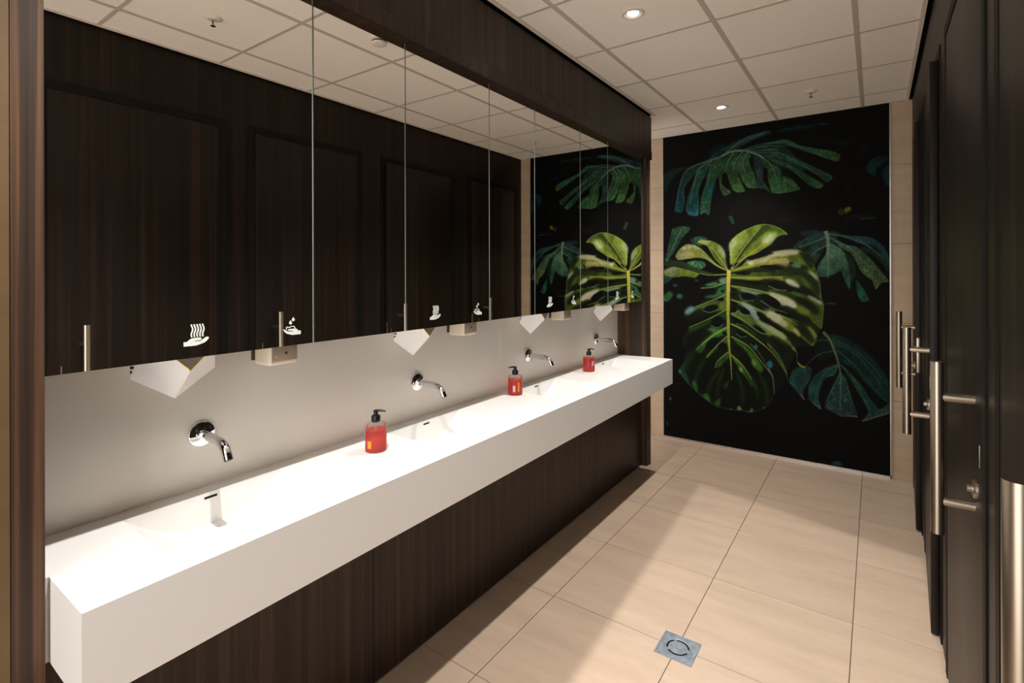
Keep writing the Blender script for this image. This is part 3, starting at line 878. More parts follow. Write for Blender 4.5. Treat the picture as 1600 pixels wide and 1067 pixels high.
leaf(None, ['A', (850, 440), (1000, 440), 'B', (0, 455), (130, 480), (250, 530), (400, 600), (540, 670), (490, 722), (420, 665), (300, 600), (150, 535), (0, 500), 'A', (960, 480)], (38, 70, 58), (38, 70, 48), 1, 1, 20, .9, rim=(70, 100, 80))
leaf(None, ['A', (800, 430), (950, 380), (1067, 365), 'B', (60, 375), (150, 360), (260, 410), (400, 440), (510, 455), (602, 490), (575, 545), (480, 520), (400, 490), (330, 470), (230, 432), (100, 400), (0, 410), 'A', (900, 430)], (34, 64, 54), (40, 84, 54), 1, 1, 10, .8, rim=(76, 110, 86))
blob('B', (560, 520), 40, 22, 10, (84, 96, 40), .8, 2); blob('B', (440, 752), 22, 16, 0, (110, 100, 50), .7, 1.5)
leaf('A', [(870, 600), (905, 610), (905, 690), (925, 780), (890, 740), (872, 670)], DK, None, 1.2, 1)
leaf('A', [(530, 650), (565, 640), (570, 710), (615, 790), (560, 770), (525, 710)], DK, None, 1.2, 1)
leaf('A', [(750, 520), (780, 510), (785, 600), (765, 590)], DK, None, 1.2, .9)
leaf(None, ['A', (930, 555), (1000, 555), 'B', (40, 560), (150, 640), (215, 700), (120, 660), 'A', (1010, 610)], DK, None, 1.2, .9)
for p in ([(700, 462), (590, 470), (500, 520), (430, 600), (400, 740)], [(520, 505), (380, 550), (230, 620), (170, 760), (150, 900)], [(480, 520), (340, 600), (290, 740), (260, 900)], [(700, 465), (640, 540), (610, 640)], [(740, 470), (700, 540), (710, 620), (750, 680)], [(720, 460), (860, 510), (950, 610), (1000, 780)], [(620, 480), (580, 540), (550, 640)]):
    line('A', p, 9, 4, (104, 132, 112), .75)
line(None, ['A', (520, 500), (600, 465), (700, 455), (800, 480), (870, 520)], 14, 12, (124, 146, 132), .8)
for p in (['A', (700, 455), (860, 400), (1067, 380)], ['A', (720, 455), (900, 420), 'B', (150, 425)], ['A', (560, 470), (700, 380), (880, 310)], ['A', (600, 430), (740, 345), (900, 300)], ['A', (780, 470), (960, 480), 'B', (120, 560)], ['A', (760, 460), (950, 450), 'B', (100, 480), (260, 560), (420, 660)]):
    line(None, p, 8, 4, (92, 128, 118), .6)
# --- right leaf behind
leaf('D', [(180, 320), (260, 250), (380, 190), (480, 165), (600, 180), (560, 260), (480, 300), (400, 380), (330, 360), (260, 310)], (26, 44, 34), (30, 58, 50), 1.6, .95, 0, .7)
leaf('D', [(260, 180), (370, 155), (450, 170), (420, 200), (300, 205)], (26, 44, 58), None, 2, .8)
leaf('D', [(560, 185), (700, 205), (850, 215), (950, 280), (1012, 380), (1015, 480), (900, 350), (800, 280), (640, 225)], (30, 56, 66), (34, 66, 70), 1.4, .95, 20, .6)
leaf('D', [(540, 235), (640, 275), (740, 300), (850, 390), (950, 510), (1010, 585), (945, 598), (897, 655), (870, 580), (780, 510), (740, 430), (690, 350), (600, 300)], (46, 72, 56), (66, 82, 40), 1, 1, 50, 1.2, rim=(100, 110, 76))
leaf('D', [(740, 310), (860, 360), (960, 450), (1012, 540), (1015, 440), (920, 360), (820, 300)], (24, 44, 30), None, 1.4, .9)
leaf('D', [(405, 510), (420, 450), (480, 360), (500, 260), (560, 280), (630, 330), (675, 440), (690, 560), (682, 655), (640, 580), (610, 495), (560, 520), (500, 545), (430, 545)], (66, 100, 74), (36, 70, 54), 1.1, 1, 90, .5)
leaf('D', [(640, 340), (700, 380), (740, 500), (700, 600), (680, 500)], (26, 44, 34), None, 2, .9)
leaf('D', [(735, 570), (790, 640), (845, 738), (785, 755), (745, 690)], (32, 84, 62), None, 1.6, .95, 0, .5)
leaf('D', [(350, 380), (430, 330), (460, 320), (420, 400), (380, 450)], (34, 56, 34), None, 1.4, .9, 0, .6)
leaf('D', [(275, 325), (360, 285), (330, 320), (300, 340)], DK, None, 1.4, .9); leaf('D', [(410, 345), (450, 320), (445, 345), (420, 355)], DK, None, 1.4, .9)
leaf('D', [(560, 200), (640, 225), (720, 265), (640, 250)], DK, None, 1.6, .8); leaf('D', [(830, 265), (900, 300), (950, 350), (880, 320)], DK, None, 1.6, .8)
line('D', [(480, 165), (498, 230), (500, 400), (500, 560)], 34, 8, (150, 158, 138), .75, 1, (70, 96, 66))
for p in ([(500, 210), (400, 250), (260, 300)], [(500, 280), (420, 320), (340, 390)], [(505, 215), (640, 280), (760, 380), (880, 520)], [(505, 190), (650, 215), (820, 280), (960, 400)], [(505, 310), (600, 360), (660, 440)]):
    line('D', p, 9, 4, (110, 134, 118), .6)
line('D', [(480, 768), (540, 768), (568, 775)], 12, 10, (70, 72, 50), .7)
# --- small dewy leaves on the left
leaf('C', [(40, 380), (70, 280), (110, 100), (200, 70), (262, 90), (190, 180), (120, 300), (60, 390)], (26, 54, 38), (42, 76, 50), 1.2, 1, -60, 1.1)
line('C', [(190, 90), (130, 220), (60, 370)], 9, 5, (90, 124, 90), .7)
leaf('C', [(250, 190), (320, 155), (400, 170), (345, 240)], (34, 66, 46), None, 1.4, .9, 0, .9)
leaf('C', [(215, 385), (290, 358), (375, 368), (390, 405), (340, 428), (255, 402)], (50, 96, 60), None, 1.2, 1, 0, 1.4)
leaf('C', [(40, 645), (85, 612), (122, 640), (85, 690), (42, 702)], (36, 76, 44), None, 1.8, .9, 0, .7)
blob('C', (172, 655), 26, 22, 0, (60, 110, 96), .85, 2); blob('C', (135, 564), 22, 9, 0, (44, 84, 88), .85, 1.6); blob('C', (312, 522), 16, 8, 0, (84, 70, 54), .8, 1.4)
leaf('C', [(40, 470), (110, 450), (130, 490), (60, 550), (40, 540)], (32, 60, 44), None, 1.4, .9, 0, 1.2)
# --- bottom right leaf
leaf('F', [(175, 622), (205, 530), (260, 495), (360, 500), (352, 600), (292, 700), (303, 772), (240, 700)], (18, 62, 54), (34, 52, 66), 1.2, 1, 30, .5, rim=(60, 70, 44))
leaf('F', [(340, 760), (340, 660), (380, 580), (470, 510), (590, 470), (560, 560), (480, 590), (440, 660), (420, 760), (447, 848), (390, 815)], (22, 54, 50), (26, 70, 66), 1.1, 1, 90, .7, rim=(60, 84, 62))
leaf('F', [(476, 838), (500, 740), (565, 600), (600, 540), (650, 590), (690, 720), (745, 908), (660, 900), (600, 905), (540, 870)], (22, 50, 44), (30, 50, 58), 1.1, 1, 70, .9, rim=(86, 80, 50))
leaf('F', [(600, 470), (690, 560), (780, 650), (850, 760), (930, 850), (1010, 800), (1015, 870), (905, 915), (780, 952), (840, 870), (770, 740), (700, 620)], (22, 54, 46), (26, 64, 58), 1.1, 1, 50, .8, rim=(100, 90, 66))
leaf('F', [(500, 225), (640, 250), (760, 320), (880, 430), (1000, 600), (1015, 800), (920, 740), (800, 620), (700, 500), (590, 440)], (14, 36, 32), (14, 40, 38), 1.8, .9, 0, .5)
leaf('F', [(380, 280), (480, 240), (560, 380), (470, 440), (400, 400)], (16, 26, 20), None, 3, .8)
leaf('F', [(440, 740), (470, 640), (550, 580), (520, 650), (480, 740), (465, 800)], DK, None, 1.6, 1)
leaf('F', [(660, 600), (700, 640), (770, 780), (800, 880), (740, 860), (690, 720)], DK, None, 1.8, .95)
line('F', [(460, 205), (520, 280), (580, 440), (605, 580), (600, 860)], 24, 6, (110, 116, 74), .85, .8, (70, 104, 84))
for p in ([(580, 480), (480, 540), (420, 650), (390, 790)], [(540, 365), (430, 390), (330, 470), (300, 540)], [(500, 275), (440, 272), (390, 290)], [(530, 260), (680, 330), (820, 440), (960, 600)], [(540, 290), (700, 370), (830, 500), (960, 680)], [(580, 360), (720, 480), (830, 620), (980, 780)], [(600, 470), (720, 590), (790, 740), (850, 860)], [(600, 560), (540, 680), (470, 800)]):
    line('F', p, 8, 4, (66, 104, 92), .6)
line('F', [(248, 460), (275, 488), (310, 500)], 14, 16, (146, 134, 46), .9)
for p in ([(370, 790), (445, 848)], [(600, 905), (690, 905), (748, 912)], [(780, 948), (860, 925), (1010, 880)], [(270, 720), (303, 772)]):
    line('F', p, 6, 12, (130, 106, 84), .7)

# --- the large bright leaf: dark body first, then lobes, openings, veins and midrib
leaf(None, ['C', (590, 445), (760, 380), 'D', (100, 330), (280, 330), (385, 440), (435, 640), (462, 780), (445, 975), 'F', (405, 250), (372, 325), (250, 330), (210, 420), 'E', (1055, 470), (965, 620), (880, 730), (760, 768), (600, 742), (490, 720), (370, 640), (250, 520), (165, 425), (230, 280), 'C', (190, 1030), (260, 880), (200, 800), (330, 720), (420, 640), (350, 590), (390, 550), (550, 490)], (24, 36, 14), (13, 20, 9), 1.2, 1, 90, var=.6)
# darkness over the lower half
leaf('E', [(420, 260), (560, 330), (760, 260), (960, 330), (1000, 470), (950, 640), (760, 740), (600, 720), (420, 640), (280, 500), (250, 380)], (9, 11, 7), None, 14, .72, var=.2)
# upper lobes
leaf('C', [(600, 432), (590, 300), (585, 215), (640, 150), (720, 100), (800, 66), (860, 55), (940, 68), (1010, 88), (1072, 138), (1010, 162), (960, 210), (880, 255), (800, 305), (730, 330), (660, 385)], (112, 128, 40), (84, 108, 30), .9, 1, 0, rim=(150, 164, 80))
leaf('C', [(870, 62), (940, 72), (880, 130), (780, 210), (700, 300), (640, 350), (700, 240), (790, 150)], (34, 48, 16), None, 3, .85)
leaf('C', [(960, 72), (1030, 100), (1020, 120), (930, 110), (880, 110)], (46, 62, 22), None, 3, .7)
blob('C', (618, 225), 26, 60, 25, (186, 196, 160), .75, 5); blob('C', (915, 178), 70, 30, -35, (186, 188, 150), .85, 4); blob('C', (690, 190), 34, 90, 30, (136, 150, 70), .6, 6)
blob('C', (602, 330), 10, 60, 0, (170, 180, 130), .6, 3); blob('C', (820, 260), 80, 18, -32, (132, 138, 40), .8, 4)
leaf('C', [(640, 350), (700, 285), (690, 300), (660, 350), (610, 410)], DK, None, 1.5, .8)
leaf('C', [(570, 436), (552, 330), (546, 280), (500, 225), (430, 192), (350, 188), (318, 205), (400, 235), (432, 290), (470, 350), (520, 400)], (118, 132, 46), (92, 112, 34), .9, 1, 0, rim=(160, 170, 110))
blob('C', (525, 285), 18, 60, -25, (178, 186, 150), .7, 4); blob('C', (380, 205), 50, 14, 12, (170, 174, 130), .6, 4); blob('C', (470, 310), 14, 60, -30, (50, 66, 22), .7, 4)
leaf('C', [(562, 442), (480, 388), (420, 325), (360, 265), (300, 230), (230, 222), (170, 265), (138, 320), (160, 352), (250, 342), (330, 332), (400, 352), (470, 400), (520, 428)], (140, 142, 84), (100, 120, 36), .9, 1, 0, rim=(150, 160, 90))
blob('C', (200, 312), 60, 26, -12, (176, 172, 130), .75, 5); blob('C', (250, 250), 60, 18, -10, (190, 190, 150), .7, 4); blob('C', (230, 275), 60, 8, -14, (84, 84, 50), .5, 3); blob('C', (310, 300), 60, 20, 20, (132, 138, 40), .7, 5)
leaf('C', [(560, 470), (450, 478), (340, 462), (250, 432), (150, 402), (60, 406), (38, 390), (90, 350), (200, 365), (290, 410), (400, 452), (480, 466)], (30, 46, 22), (44, 62, 26), 1, 1, 0, var=.3)
leaf('C', [(38, 442), (120, 408), (220, 428), (335, 465), (300, 502), (220, 490), (120, 496), (48, 480)], (110, 122, 84), (86, 118, 30), 1, 1, 0)
blob('C', (100, 432), 50, 18, -10, (150, 160, 120), .6, 4); blob('C', (200, 460), 50, 16, 10, (120, 138, 30), .7, 4)
# right lobes
leaf(None, ['C', (604, 446), (720, 372), (800, 345), (930, 302), 'D', (20, 345), (130, 322), (240, 316), (300, 340), (350, 390), (388, 452), (395, 500), (330, 482), (250, 480), (150, 492), (0, 492), 'C', (980, 440), (830, 440), (700, 445)], (110, 122, 38), (64, 84, 28), .9, 1, 10, rim=(96, 110, 60))
leaf(None, ['C', (720, 350), (800, 365), (930, 330), 'D', (60, 350), (200, 325), (270, 330), (240, 360), (100, 375), (0, 392), 'C', (900, 365), (760, 398)], (172, 168, 132), (150, 148, 112), 3, .9, 0)
leaf(None, ['C', (660, 440), (780, 402), (920, 372), 'D', (20, 400), (150, 392), (180, 430), (190, 470), (80, 470), 'C', (1000, 405), (900, 388), (780, 418)], (158, 152, 44), (140, 132, 80), 2.5, .9, 0)
blob('D', (140, 425), 50, 26, 10, (150, 140, 96), .75, 4); blob('D', (320, 440), 34, 24, 40, (92, 104, 40), .7, 4); blob('D', (330, 380), 30, 40, -40, (40, 52, 20), .7, 5)
leaf(None, ['C', (606, 470), (780, 452), 'D', (0, 500), (160, 490), (340, 486), (392, 520), (422, 570), (440, 660), (442, 725), (350, 682), (240, 642), (140, 590), (60, 580), 'C', (960, 545), (800, 530), (600, 502)], (74, 96, 32), (40, 56, 20), .9, 1, 10, rim=(96, 112, 60))
leaf(None, ['C', (600, 506), (780, 500), (1067, 492), 'D', (120, 548), (140, 585), (60, 586), 'C', (960, 535), (760, 522)], (150, 154, 48), (136, 136, 36), 2, .9, 0)
leaf('D', [(0, 520), (120, 500), (300, 488), (340, 520), (220, 545), (80, 545), (0, 540)], (38, 50, 18), None, 4, .8)
blob('D', (205, 598), 64, 22, 28, (176, 172, 128), .85, 4); blob('D', (385, 530), 40, 12, 50, (170, 172, 140), .8, 4); blob('D', (330, 600), 60, 30, 35, (74, 92, 30), .7, 5)
leaf(None, ['C', (600, 568), (760, 592), (900, 622), 'D', (40, 650), (200, 665), (300, 690), (440, 745), (464, 780), (462, 860), (446, 982), (380, 930), (290, 870), (200, 830), (90, 790), (0, 750), 'C', (960, 720), (820, 650), (680, 625)], (66, 88, 30), (62, 78, 26), .9, 1, 20, rim=(92, 110, 56))
blob('D', (110, 730), 130, 30, 28, (176, 176, 146), .85, 5); blob('D', (215, 795), 40, 22, 35, (180, 178, 150), .7, 4); blob('D', (390, 735), 70, 14, 32, (160, 162, 128), .8, 4)
blob('D', (330, 790), 110, 26, 30, (30, 40, 14), .8, 6); blob('D', (300, 850), 80, 20, 32, (110, 122, 40), .7, 5); blob('D', (420, 880), 20, 70, 0, (70, 86, 32), .6, 5)
blob('C', (740, 625), 90, 16, 14, (150, 170, 140), .6, 4)
leaf(None, ['C', (600, 684), (760, 735), (900, 790), 'D', (20, 800), (120, 850), (200, 880), (300, 950), (360, 970), (408, 1040), 'F', (405, 250), (376, 325), (300, 270), (200, 190), (100, 120), (0, 60), 'C', (1000, 880), (900, 840), (780, 770), (680, 730)], (70, 96, 40), (84, 100, 34), .9, 1, 40, rim=(100, 116, 60))
blob('F', (60, 85), 110, 30, 35, (182, 180, 152), .85, 5); blob('F', (160, 150), 60, 30, 35, (110, 124, 30), .85, 5); blob('F', (225, 200), 50, 16, 50, (168, 168, 110), .7, 4); blob('F', (300, 190), 50, 60, 30, (34, 44, 16), .75, 7); blob('F', (375, 240), 20, 60, -10, (98, 112, 40), .7, 4)
blob('C', (780, 790), 30, 70, -38, (140, 164, 156), .8, 5); blob('C', (710, 730), 60, 20, 32, (120, 150, 136), .6, 5)
leaf(None, ['C', (596, 800), (700, 760), (780, 800), (830, 850), (920, 900), 'E', (1000, 90), (1067, 150), 'F', (60, 180), (180, 285), (238, 375), (180, 330), (80, 290), 'E', (960, 200), (840, 120), (760, 50)], (64, 92, 40), (96, 116, 40), .9, 1, 40, rim=(100, 124, 60))
blob('E', (900, 60), 120, 22, 32, (150, 162, 128), .75, 5); blob('F', (60, 190), 70, 20, 35, (150, 166, 110), .75, 4); blob('F', (160, 280), 40, 14, 40, (100, 120, 40), .8, 4)
leaf('E', [(640, -10), (760, 40), (880, 110), (980, 200), (1010, 250), (930, 200), (840, 150), (740, 80)], (50, 84, 30), (70, 100, 36), 1.6, .95, 20)
blob('E', (930, 175), 40, 14, 38, (150, 170, 110), .85, 3)
leaf('E', [(600, 130), (690, 190), (770, 260), (820, 320), (872, 405), (850, 440), (800, 400), (770, 330), (700, 230), (640, 190)], (44, 84, 30), (60, 104, 34), 1.8, .95, 60)
blob('E', (790, 355), 18, 34, -20, (130, 170, 90), .7, 3)
leaf('E', [(602, 290), (660, 330), (720, 400), (770, 480), (820, 565), (770, 545), (700, 450), (640, 360)], (66, 110, 32), (48, 84, 30), 1.6, .95, 60)
blob('E', (682, 412), 12, 22, -30, (160, 190, 120), .8, 2.5)
# left lobes
leaf('C', [(560, 500), (500, 530), (430, 545), (380, 560), (440, 570), (560, 545)], (66, 118, 92), None, 1.8, .9); blob('C', (530, 520), 34, 18, -20, (130, 166, 150), .8, 4)
leaf('C', [(560, 555), (500, 590), (470, 640), (400, 650), (370, 665), (460, 670), (560, 640)], (54, 104, 70), None, 1.8, .9)
leaf('C', [(560, 655), (470, 690), (380, 720), (300, 740), (210, 790), (240, 812), (330, 760), (430, 770), (480, 780), (560, 765)], (60, 92, 50), (80, 104, 40), 1.8, .9, 0)
blob('C', (255, 772), 46, 26, -35, (130, 176, 186), .85, 4); blob('C', (530, 740), 36, 30, 0, (110, 128, 50), .8, 4)
leaf('C', [(560, 780), (440, 850), (330, 890), (250, 915), (260, 950), (400, 890), (500, 830), (560, 860)], (40, 72, 34), None, 2.2, .85)
leaf('C', [(570, 900), (500, 925), (420, 925), (450, 950), (400, 1000), (340, 1060), (420, 1030), (560, 940)], (56, 104, 48), None, 2, .9); blob('C', (440, 932), 34, 14, 0, (80, 140, 84), .7, 3)
leaf('E', [(570, 50), (470, 110), (380, 170), (300, 250), (350, 275), (400, 200), (480, 150), (570, 110)], (60, 112, 40), (40, 84, 36), 1.8, .95, 90)
leaf('E', [(572, 130), (480, 220), (400, 290), (400, 320), (470, 250), (572, 190)], (56, 100, 36), None, 2, .9)
leaf('E', [(580, 265), (510, 320), (480, 400), (520, 380), (585, 310)], (48, 88, 32), None, 2.5, .9)
leaf('E', [(230, 290), (200, 370), (165, 425), (250, 525), (225, 440), (215, 380)], (30, 84, 56), None, 2, .85); blob('E', (175, 425), 12, 12, 0, (120, 170, 140), .8, 2)
leaf('E', [(275, 520), (310, 500), (325, 590), (300, 580)], (54, 98, 40), None, 2, .9); leaf('E', [(365, 620), (410, 610), (430, 685), (390, 660)], (62, 108, 44), None, 2, .9)
leaf('E', [(465, 680), (520, 640), (500, 722), (470, 705)], (52, 88, 34), None, 2.5, .85); leaf('E', [(540, 540), (580, 500), (570, 560), (545, 575)], (40, 76, 28), None, 3, .85)
line('E', [(165, 425), (250, 530), (370, 640), (490, 722)], 7, 5, (60, 104, 56), .7)
leaf('E', [(650, 730), (670, 710), (692, 748), (655, 750)], (110, 128, 70), None, 1.6, .9); leaf('E', [(720, 765), (760, 755), (775, 725), (780, 765)], (110, 128, 50), None, 1.6, .9); blob('E', (875, 728), 14, 8, -30, (90, 84, 66), .8, 1.5); blob('E', (600, 738), 12, 7, 20, (120, 124, 90), .8, 1.5)
# folds: dark sides and glossy bands that run with the lobes
FD = (14, 20, 8)
for p, w0, w1, al in ((['C', (640, 460), (800, 432), (960, 432), 'D', (60, 470), (200, 470), (330, 470)], 30, 60, .75), (['D', (270, 345), (330, 400), (370, 470)], 40, 50, .7),
                      (['C', (620, 520), (800, 540), 'D', (20, 590), (160, 620), (300, 660), (420, 740)], 24, 70, .85), (['D', (180, 520), (290, 520), (380, 600), (430, 690)], 20, 60, .6),
                      (['C', (620, 600), (760, 640), (920, 690), 'D', (60, 790), (220, 830), (360, 920)], 20, 60, .8), (['D', (230, 720), (330, 770), (420, 850)], 30, 60, .7), (['D', (10, 660), (140, 690), (260, 740), (380, 800)], 20, 40, .6),
                      (['C', (620, 720), (780, 800), (920, 880), 'F', (20, 110), (160, 200), (300, 300)], 20, 60, .7), (['F', (210, 120), (300, 190), (380, 290)], 40, 60, .75),
                      (['C', (620, 830), (760, 910), (880, 1000), 'E', (960, 190), (1050, 280)], 20, 60, .85), (['F', (20, 240), (120, 310), (200, 350)], 40, 50, .7), (['E', (640, 70), (760, 150), (880, 250), (960, 340)], 14, 50, .8)):
    line(None, p, w0, w1, FD, al, 3.0, lens=True)
GL = (196, 196, 166)
for p, w0, w1, al, c in ((['C', (770, 372), (900, 345), 'D', (40, 362), (160, 345), (250, 338)], 30, 36, .75, (176, 172, 138)), (['D', (10, 408), (90, 420), (170, 455)], 34, 24, .6, (160, 150, 84)),
                         (['D', (150, 575), (200, 600), (265, 630)], 34, 22, .85, GL), (['D', (340, 500), (390, 540), (412, 580)], 20, 10, .75, (170, 172, 140)),
                         (['D', (20, 690), (100, 725), (170, 755), (235, 800)], 36, 54, .85, GL), (['D', (240, 800), (290, 830), (350, 850)], 50, 40, .75, (112, 124, 40)), (['D', (330, 705), (400, 740), (450, 775)], 18, 14, .8, (176, 178, 144)),
                         (['F', (0, 50), (70, 85), (120, 120)], 46, 56, .9, GL), (['F', (110, 110), (160, 150), (220, 195)], 56, 50, .85, (112, 126, 34)), (['F', (210, 185), (240, 205), (265, 245)], 30, 16, .8, (176, 176, 120)), (['F', (330, 160), (380, 215), (398, 260)], 20, 26, .8, (112, 126, 50)),
                         (['C', (690, 705), (750, 750), (800, 810), (830, 850)], 30, 46, .8, (146, 170, 166)), (['E', (820, 5), (900, 55), (1000, 115), (1060, 155)], 26, 40, .8, (150, 164, 120)), (['F', (0, 165), (70, 195), (150, 265)], 26, 30, .8, (156, 172, 110)),
                         (['C', (680, 600), (770, 622), (850, 640)], 20, 22, .6, (150, 172, 146)), (['C', (900, 660), (1000, 700), (1067, 720)], 22, 40, .75, (178, 178, 150)), (['C', (930, 830), (1000, 860), (1067, 900)], 24, 50, .8, (180, 180, 152))):
    line(None, p, w0, w1, c, al, 3.0, lens=True)
# gap between the upper right lobes and the lobe below
leaf(None, ['C', (730, 330), (800, 308), (900, 262), 'D', (80, 215), (150, 195), (120, 260), (0, 335), 'C', (960, 295), (850, 330), (760, 345)], DK, None, 1.2, 1)
for p in (['E', (500, 420), (430, 520), (400, 620)], ['E', (540, 400), (500, 520), (480, 640)], ['E', (300, 260), (230, 360), (200, 430)], ['E', (390, 310), (330, 420), (300, 520)], ['E', (640, 420), (690, 560), (700, 700)], ['E', (700, 380), (800, 540), (830, 660)], ['E', (820, 420), (890, 560), (900, 700)]):
    line(None, p, 26, 40, (24, 44, 16), .6, 4.0, lens=True)
    line(None, p, 5, 2, (58, 86, 34), .5)
line('E', [(490, 722), (600, 745), (690, 752), (780, 766), (880, 730), (950, 640)], 5, 4, (70, 92, 44), .6)
for c_, rx_, ry_, an_ in (((300, 665), 80, 34, -8), ((330, 860), 90, 26, -24), ((300, 985), 80, 30, -30), ((250, 1060), 60, 24, -40)):
    blob('C', c_, rx_, ry_, an_, DK, .85, 5)
# openings
for t_, c, rx, ry, an in (('C', (740, 655), 66, 27, 10), ('C', (935, 415), 95, 20, 4), ('C', (700, 464), 70, 14, 0), ('C', (790, 548), 72, 12, 4), ('C', (1000, 568), 95, 22, 14), ('C', (930, 690), 95, 34, 28), ('C', (712, 780), 52, 26, 25), ('C', (865, 830), 66, 24, 42), ('C', (624, 768), 24, 26, 0), ('C', (622, 645), 15, 15, 0), ('C', (630, 600), 22, 12, 20), ('C', (630, 712), 30, 12, 25), ('C', (645, 395), 60, 18, -12), ('C', (840, 645), 22, 8, 10),
                          ('C', (432, 756), 64, 28, -14), ('C', (488, 868), 54, 46, -20), ('C', (400, 612), 80, 26, -6), ('C', (520, 682), 26, 15, -10), ('C', (528, 612), 12, 12, 0), ('C', (495, 538), 16, 7, 0), ('C', (655, 860), 44, 16, 30), ('C', (680, 970), 46, 18, 20), ('C', (840, 930), 66, 14, 38), ('C', (450, 1035), 56, 28, -30),
                          ('E', (440, 195), 60, 32, -38), ('E', (525, 215), 34, 34, 0), ('E', (545, 108), 18, 14, 0), ('E', (675, 115), 46, 18, 18), ('E', (650, 235), 34, 20, 30), ('D', (100, 640), 110, 20, 14), ('D', (60, 600), 60, 16, 6), ('D', (200, 436), 22, 12, 10), ('F', (60, 160), 80, 12, 34), ('F', (130, 40), 150, 14, 28), ('D', (130, 862), 80, 12, 20)):
    blob(t_, c, rx, ry, an, (11, 11, 9), 1.0, 1.0)
blob('D', (235, 452), 44, 20, 10, (80, 120, 104), .8, 2.5)
for p in ([(672, 640), (700, 690), (790, 690)], [(846, 690), (940, 750), (1067, 795)], [(910, 568), (990, 600), (1067, 606)], [(610, 790), (640, 795), (655, 770)], [(668, 770), (690, 805), (760, 815)], [(360, 770), (420, 790), (490, 765)], [(430, 900), (490, 918), (540, 880)], [(640, 880), (690, 900)], [(640, 965), (690, 996), (730, 985)]):
    line('C', p, 6, 4, (130, 160, 110), .7)
# veins
VN = (158, 172, 78)
for p in (['C', (560, 472), (430, 480), (330, 462)], ['C', (560, 540), (450, 578), (345, 588)], ['C', (560, 640), (430, 695), (310, 742)], ['C', (560, 766), (420, 842), (250, 915)], ['C', (568, 912), (450, 985), (350, 1060)], ['C', (600, 450), (740, 405), (900, 368), (1067, 345)], ['C', (598, 500), (800, 497), (1067, 492)], ['C', (598, 568), (800, 600), (1000, 655), 'D', (100, 700), (230, 760)], ['C', (598, 682), (760, 735), (960, 820), 'D', (100, 860), (250, 950)], ['C', (598, 800), (700, 855), (850, 960), 'E', (960, 110)], ['C', (598, 884), (720, 950), (880, 1062)], ['E', (597, 30), (700, 75), (840, 180), (960, 290), (1060, 440)], ['E', (600, 135), (740, 215), (840, 330), (950, 470)], ['E', (600, 288), (690, 370), (770, 490)], ['E', (570, 60), (450, 125), (310, 245)], ['E', (572, 130), (470, 225), (395, 310)], ['E', (582, 262), (490, 340), (470, 400)], ['C', (600, 432), (690, 275), (850, 75)], ['C', (606, 436), (730, 325), (900, 200)], ['C', (572, 432), (500, 330), (430, 235)], ['C', (566, 440), (450, 375), (350, 300)]):
    line(None, p, 9, 4, VN, .8, .7)
for p in (['E', (760, 200), (830, 270), (900, 380)], ['E', (900, 190), (980, 270), (1050, 400), (1067, 470)], ['E', (910, 400), (950, 490), (960, 620)], ['F', (0, 310), (90, 420), (150, 540), (165, 610)], ['F', (0, 510), (40, 580), (52, 720)], ['F', (210, 320), (240, 380), (240, 450)], ['D', (395, 500), (430, 590), (440, 720), (463, 790), (445, 975)], ['C', (860, 56), (960, 70), (1072, 138)]):
    line(None, p, 7, 3, (120, 136, 84), .7)
blob('E', (806, 225), 16, 20, 20, (60, 130, 150), .9, 2); blob('E', (922, 372), 26, 34, 0, (46, 110, 128), .9, 2.5)
line(None, ['C', (582, 436), (578, 560), (576, 800), (582, 1040), 'E', (588, 250), (600, 370), (606, 500)], 34, 4, (214, 190, 84), 1, .8, (110, 140, 44))
for y in (560, 640, 765, 910): pass
blob('E', (95, 655), 8, 16, 30, (84, 96, 90), .9, 1.2); blob('E', (66, 848), 7, 6, 0, (84, 96, 90), .9, 1); blob('E', (74, 866), 6, 6, 0, (84, 90, 84), .9, 1)
ox, oy = (1308 - CW0) * SS, (724.5 - CH0) * SS
r_ = pmask(smooth(np.array([(ox - 18, oy), (ox - 6, oy - 9), (ox + 8, oy - 8), (ox + 18, oy + 4), (ox, oy + 6)])), 1.2)
if r_: put(r_[0], r_[1] * .9, np.array((20, 70, 100), np.float32))
bl_ = IMG[..., 2] - IMG[..., 1]                      # rein in the bluest tones a little
IMG[..., 2] -= np.clip(bl_, 0, None) * .55
IMG = np.clip(IMG, 0, 255)

MURAL_GAIN = 0.74
NU, NV = 520, 820
us = np.linspace(MU_X0, MU_X1, NU); vs_ = np.linspace(MU_Z0, MU_Z1, NV)
XX, ZZ = np.meshgrid(us, vs_)
x_ = math.cos(YAW) * XX + math.sin(YAW) * YE; d_ = -math.sin(YAW) * XX + math.cos(YAW) * YE; z_ = ZZ - EYE
uu, vv = F_PX * x_ / d_, -F_PX * z_ / d_
px = 800 + cr * uu - sr * vv; py = CY + sr * uu + cr * vv
fx = np.clip((px - CW0) * SS - .5, 0, NX - 1.01); fy = np.clip((py - CH0) * SS - .5, 0, NY - 1.01)
xi, yi = fx.astype(int), fy.astype(int); tx, ty = (fx - xi)[..., None], (fy - yi)[..., None]
smp = (IMG[yi, xi] * (1 - tx) + IMG[yi, xi + 1] * tx) * (1 - ty) + (IMG[yi + 1, xi] * (1 - tx) + IMG[yi + 1, xi + 1] * tx) * ty
s_ = smp / 255.0
lin = np.where(s_ <= .04045, s_ / 12.92, ((s_ + .055) / 1.055) ** 2.4) * MURAL_GAIN
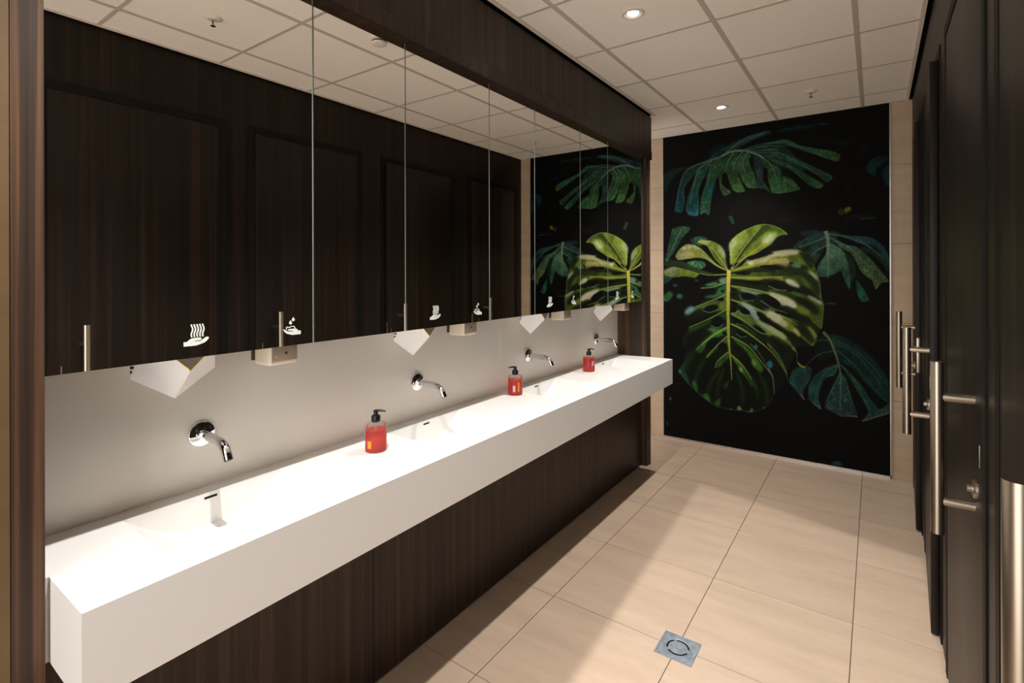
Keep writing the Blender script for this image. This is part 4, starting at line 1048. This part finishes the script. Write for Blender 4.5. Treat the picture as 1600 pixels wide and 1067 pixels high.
lin = np.clip(lin, 0, 1).reshape(-1, 3).astype(np.float32)
me = bpy.data.meshes.new('print')
co = np.stack([XX, np.full_like(XX, YE - .0075), ZZ], -1).reshape(-1, 3).astype(np.float32)
idx = np.arange(NU * NV).reshape(NV, NU)
quads = np.stack([idx[:-1, :-1], idx[:-1, 1:], idx[1:, 1:], idx[1:, :-1]], -1).reshape(-1, 4).astype(np.int32)
me.vertices.add(len(co)); me.vertices.foreach_set('co', co.ravel())
me.loops.add(quads.size); me.loops.foreach_set('vertex_index', quads.ravel())
me.polygons.add(len(quads)); me.polygons.foreach_set('loop_start', np.arange(0, quads.size, 4, dtype=np.int32))
me.update(calc_edges=True)
ca = me.color_attributes.new('print', 'FLOAT_COLOR', 'POINT')
ca.data.foreach_set('color', np.concatenate([lin, np.ones((len(lin), 1), np.float32)], 1).ravel())
PRN = mat('mural_print', (0, 0, 0, 1), 0.6, spec=0.08)
nt, N, L, B = nodes(PRN)
at_ = N.new('ShaderNodeAttribute'); at_.attribute_name = 'print'; L.new(at_.outputs['Color'], B.inputs['Base Color'])
me.materials.append(PRN)
mu = thing('leaf_mural', 'floor-to-ceiling mural print of dark monstera leaves on the end wall', 'mural', ((MU_X0 + MU_X1) / 2, YE, MU_Z0))
po = bpy.data.objects.new('print', me); COL.objects.link(po); po.parent = mu; po.location = (-mu.location.x, -mu.location.y, -mu.location.z)
cxm = mu.location.x
MB().box(MU_X0 - cxm, MU_X1 - cxm, -.007, 0, 0, MU_Z1 - MU_Z0).build('panel', BLACK, mu)
MB().box(MU_X1 - cxm, MU_X1 - cxm + .006, -.012, 0, 0, MU_Z1 - MU_Z0).build('edge_profile', ALU, mu)
MB().box(MU_X0 - cxm - .003, MU_X0 - cxm, -.010, 0, 0, MU_Z1 - MU_Z0).build('edge_profile', ALU, mu)
tag(MB().box(MU_X0, MU_X1, YE - .016, YE, 0, .018).build('baseboard_back', ALU), 'slim metal strip at the foot of the leaf mural', 'baseboard', kind='structure')
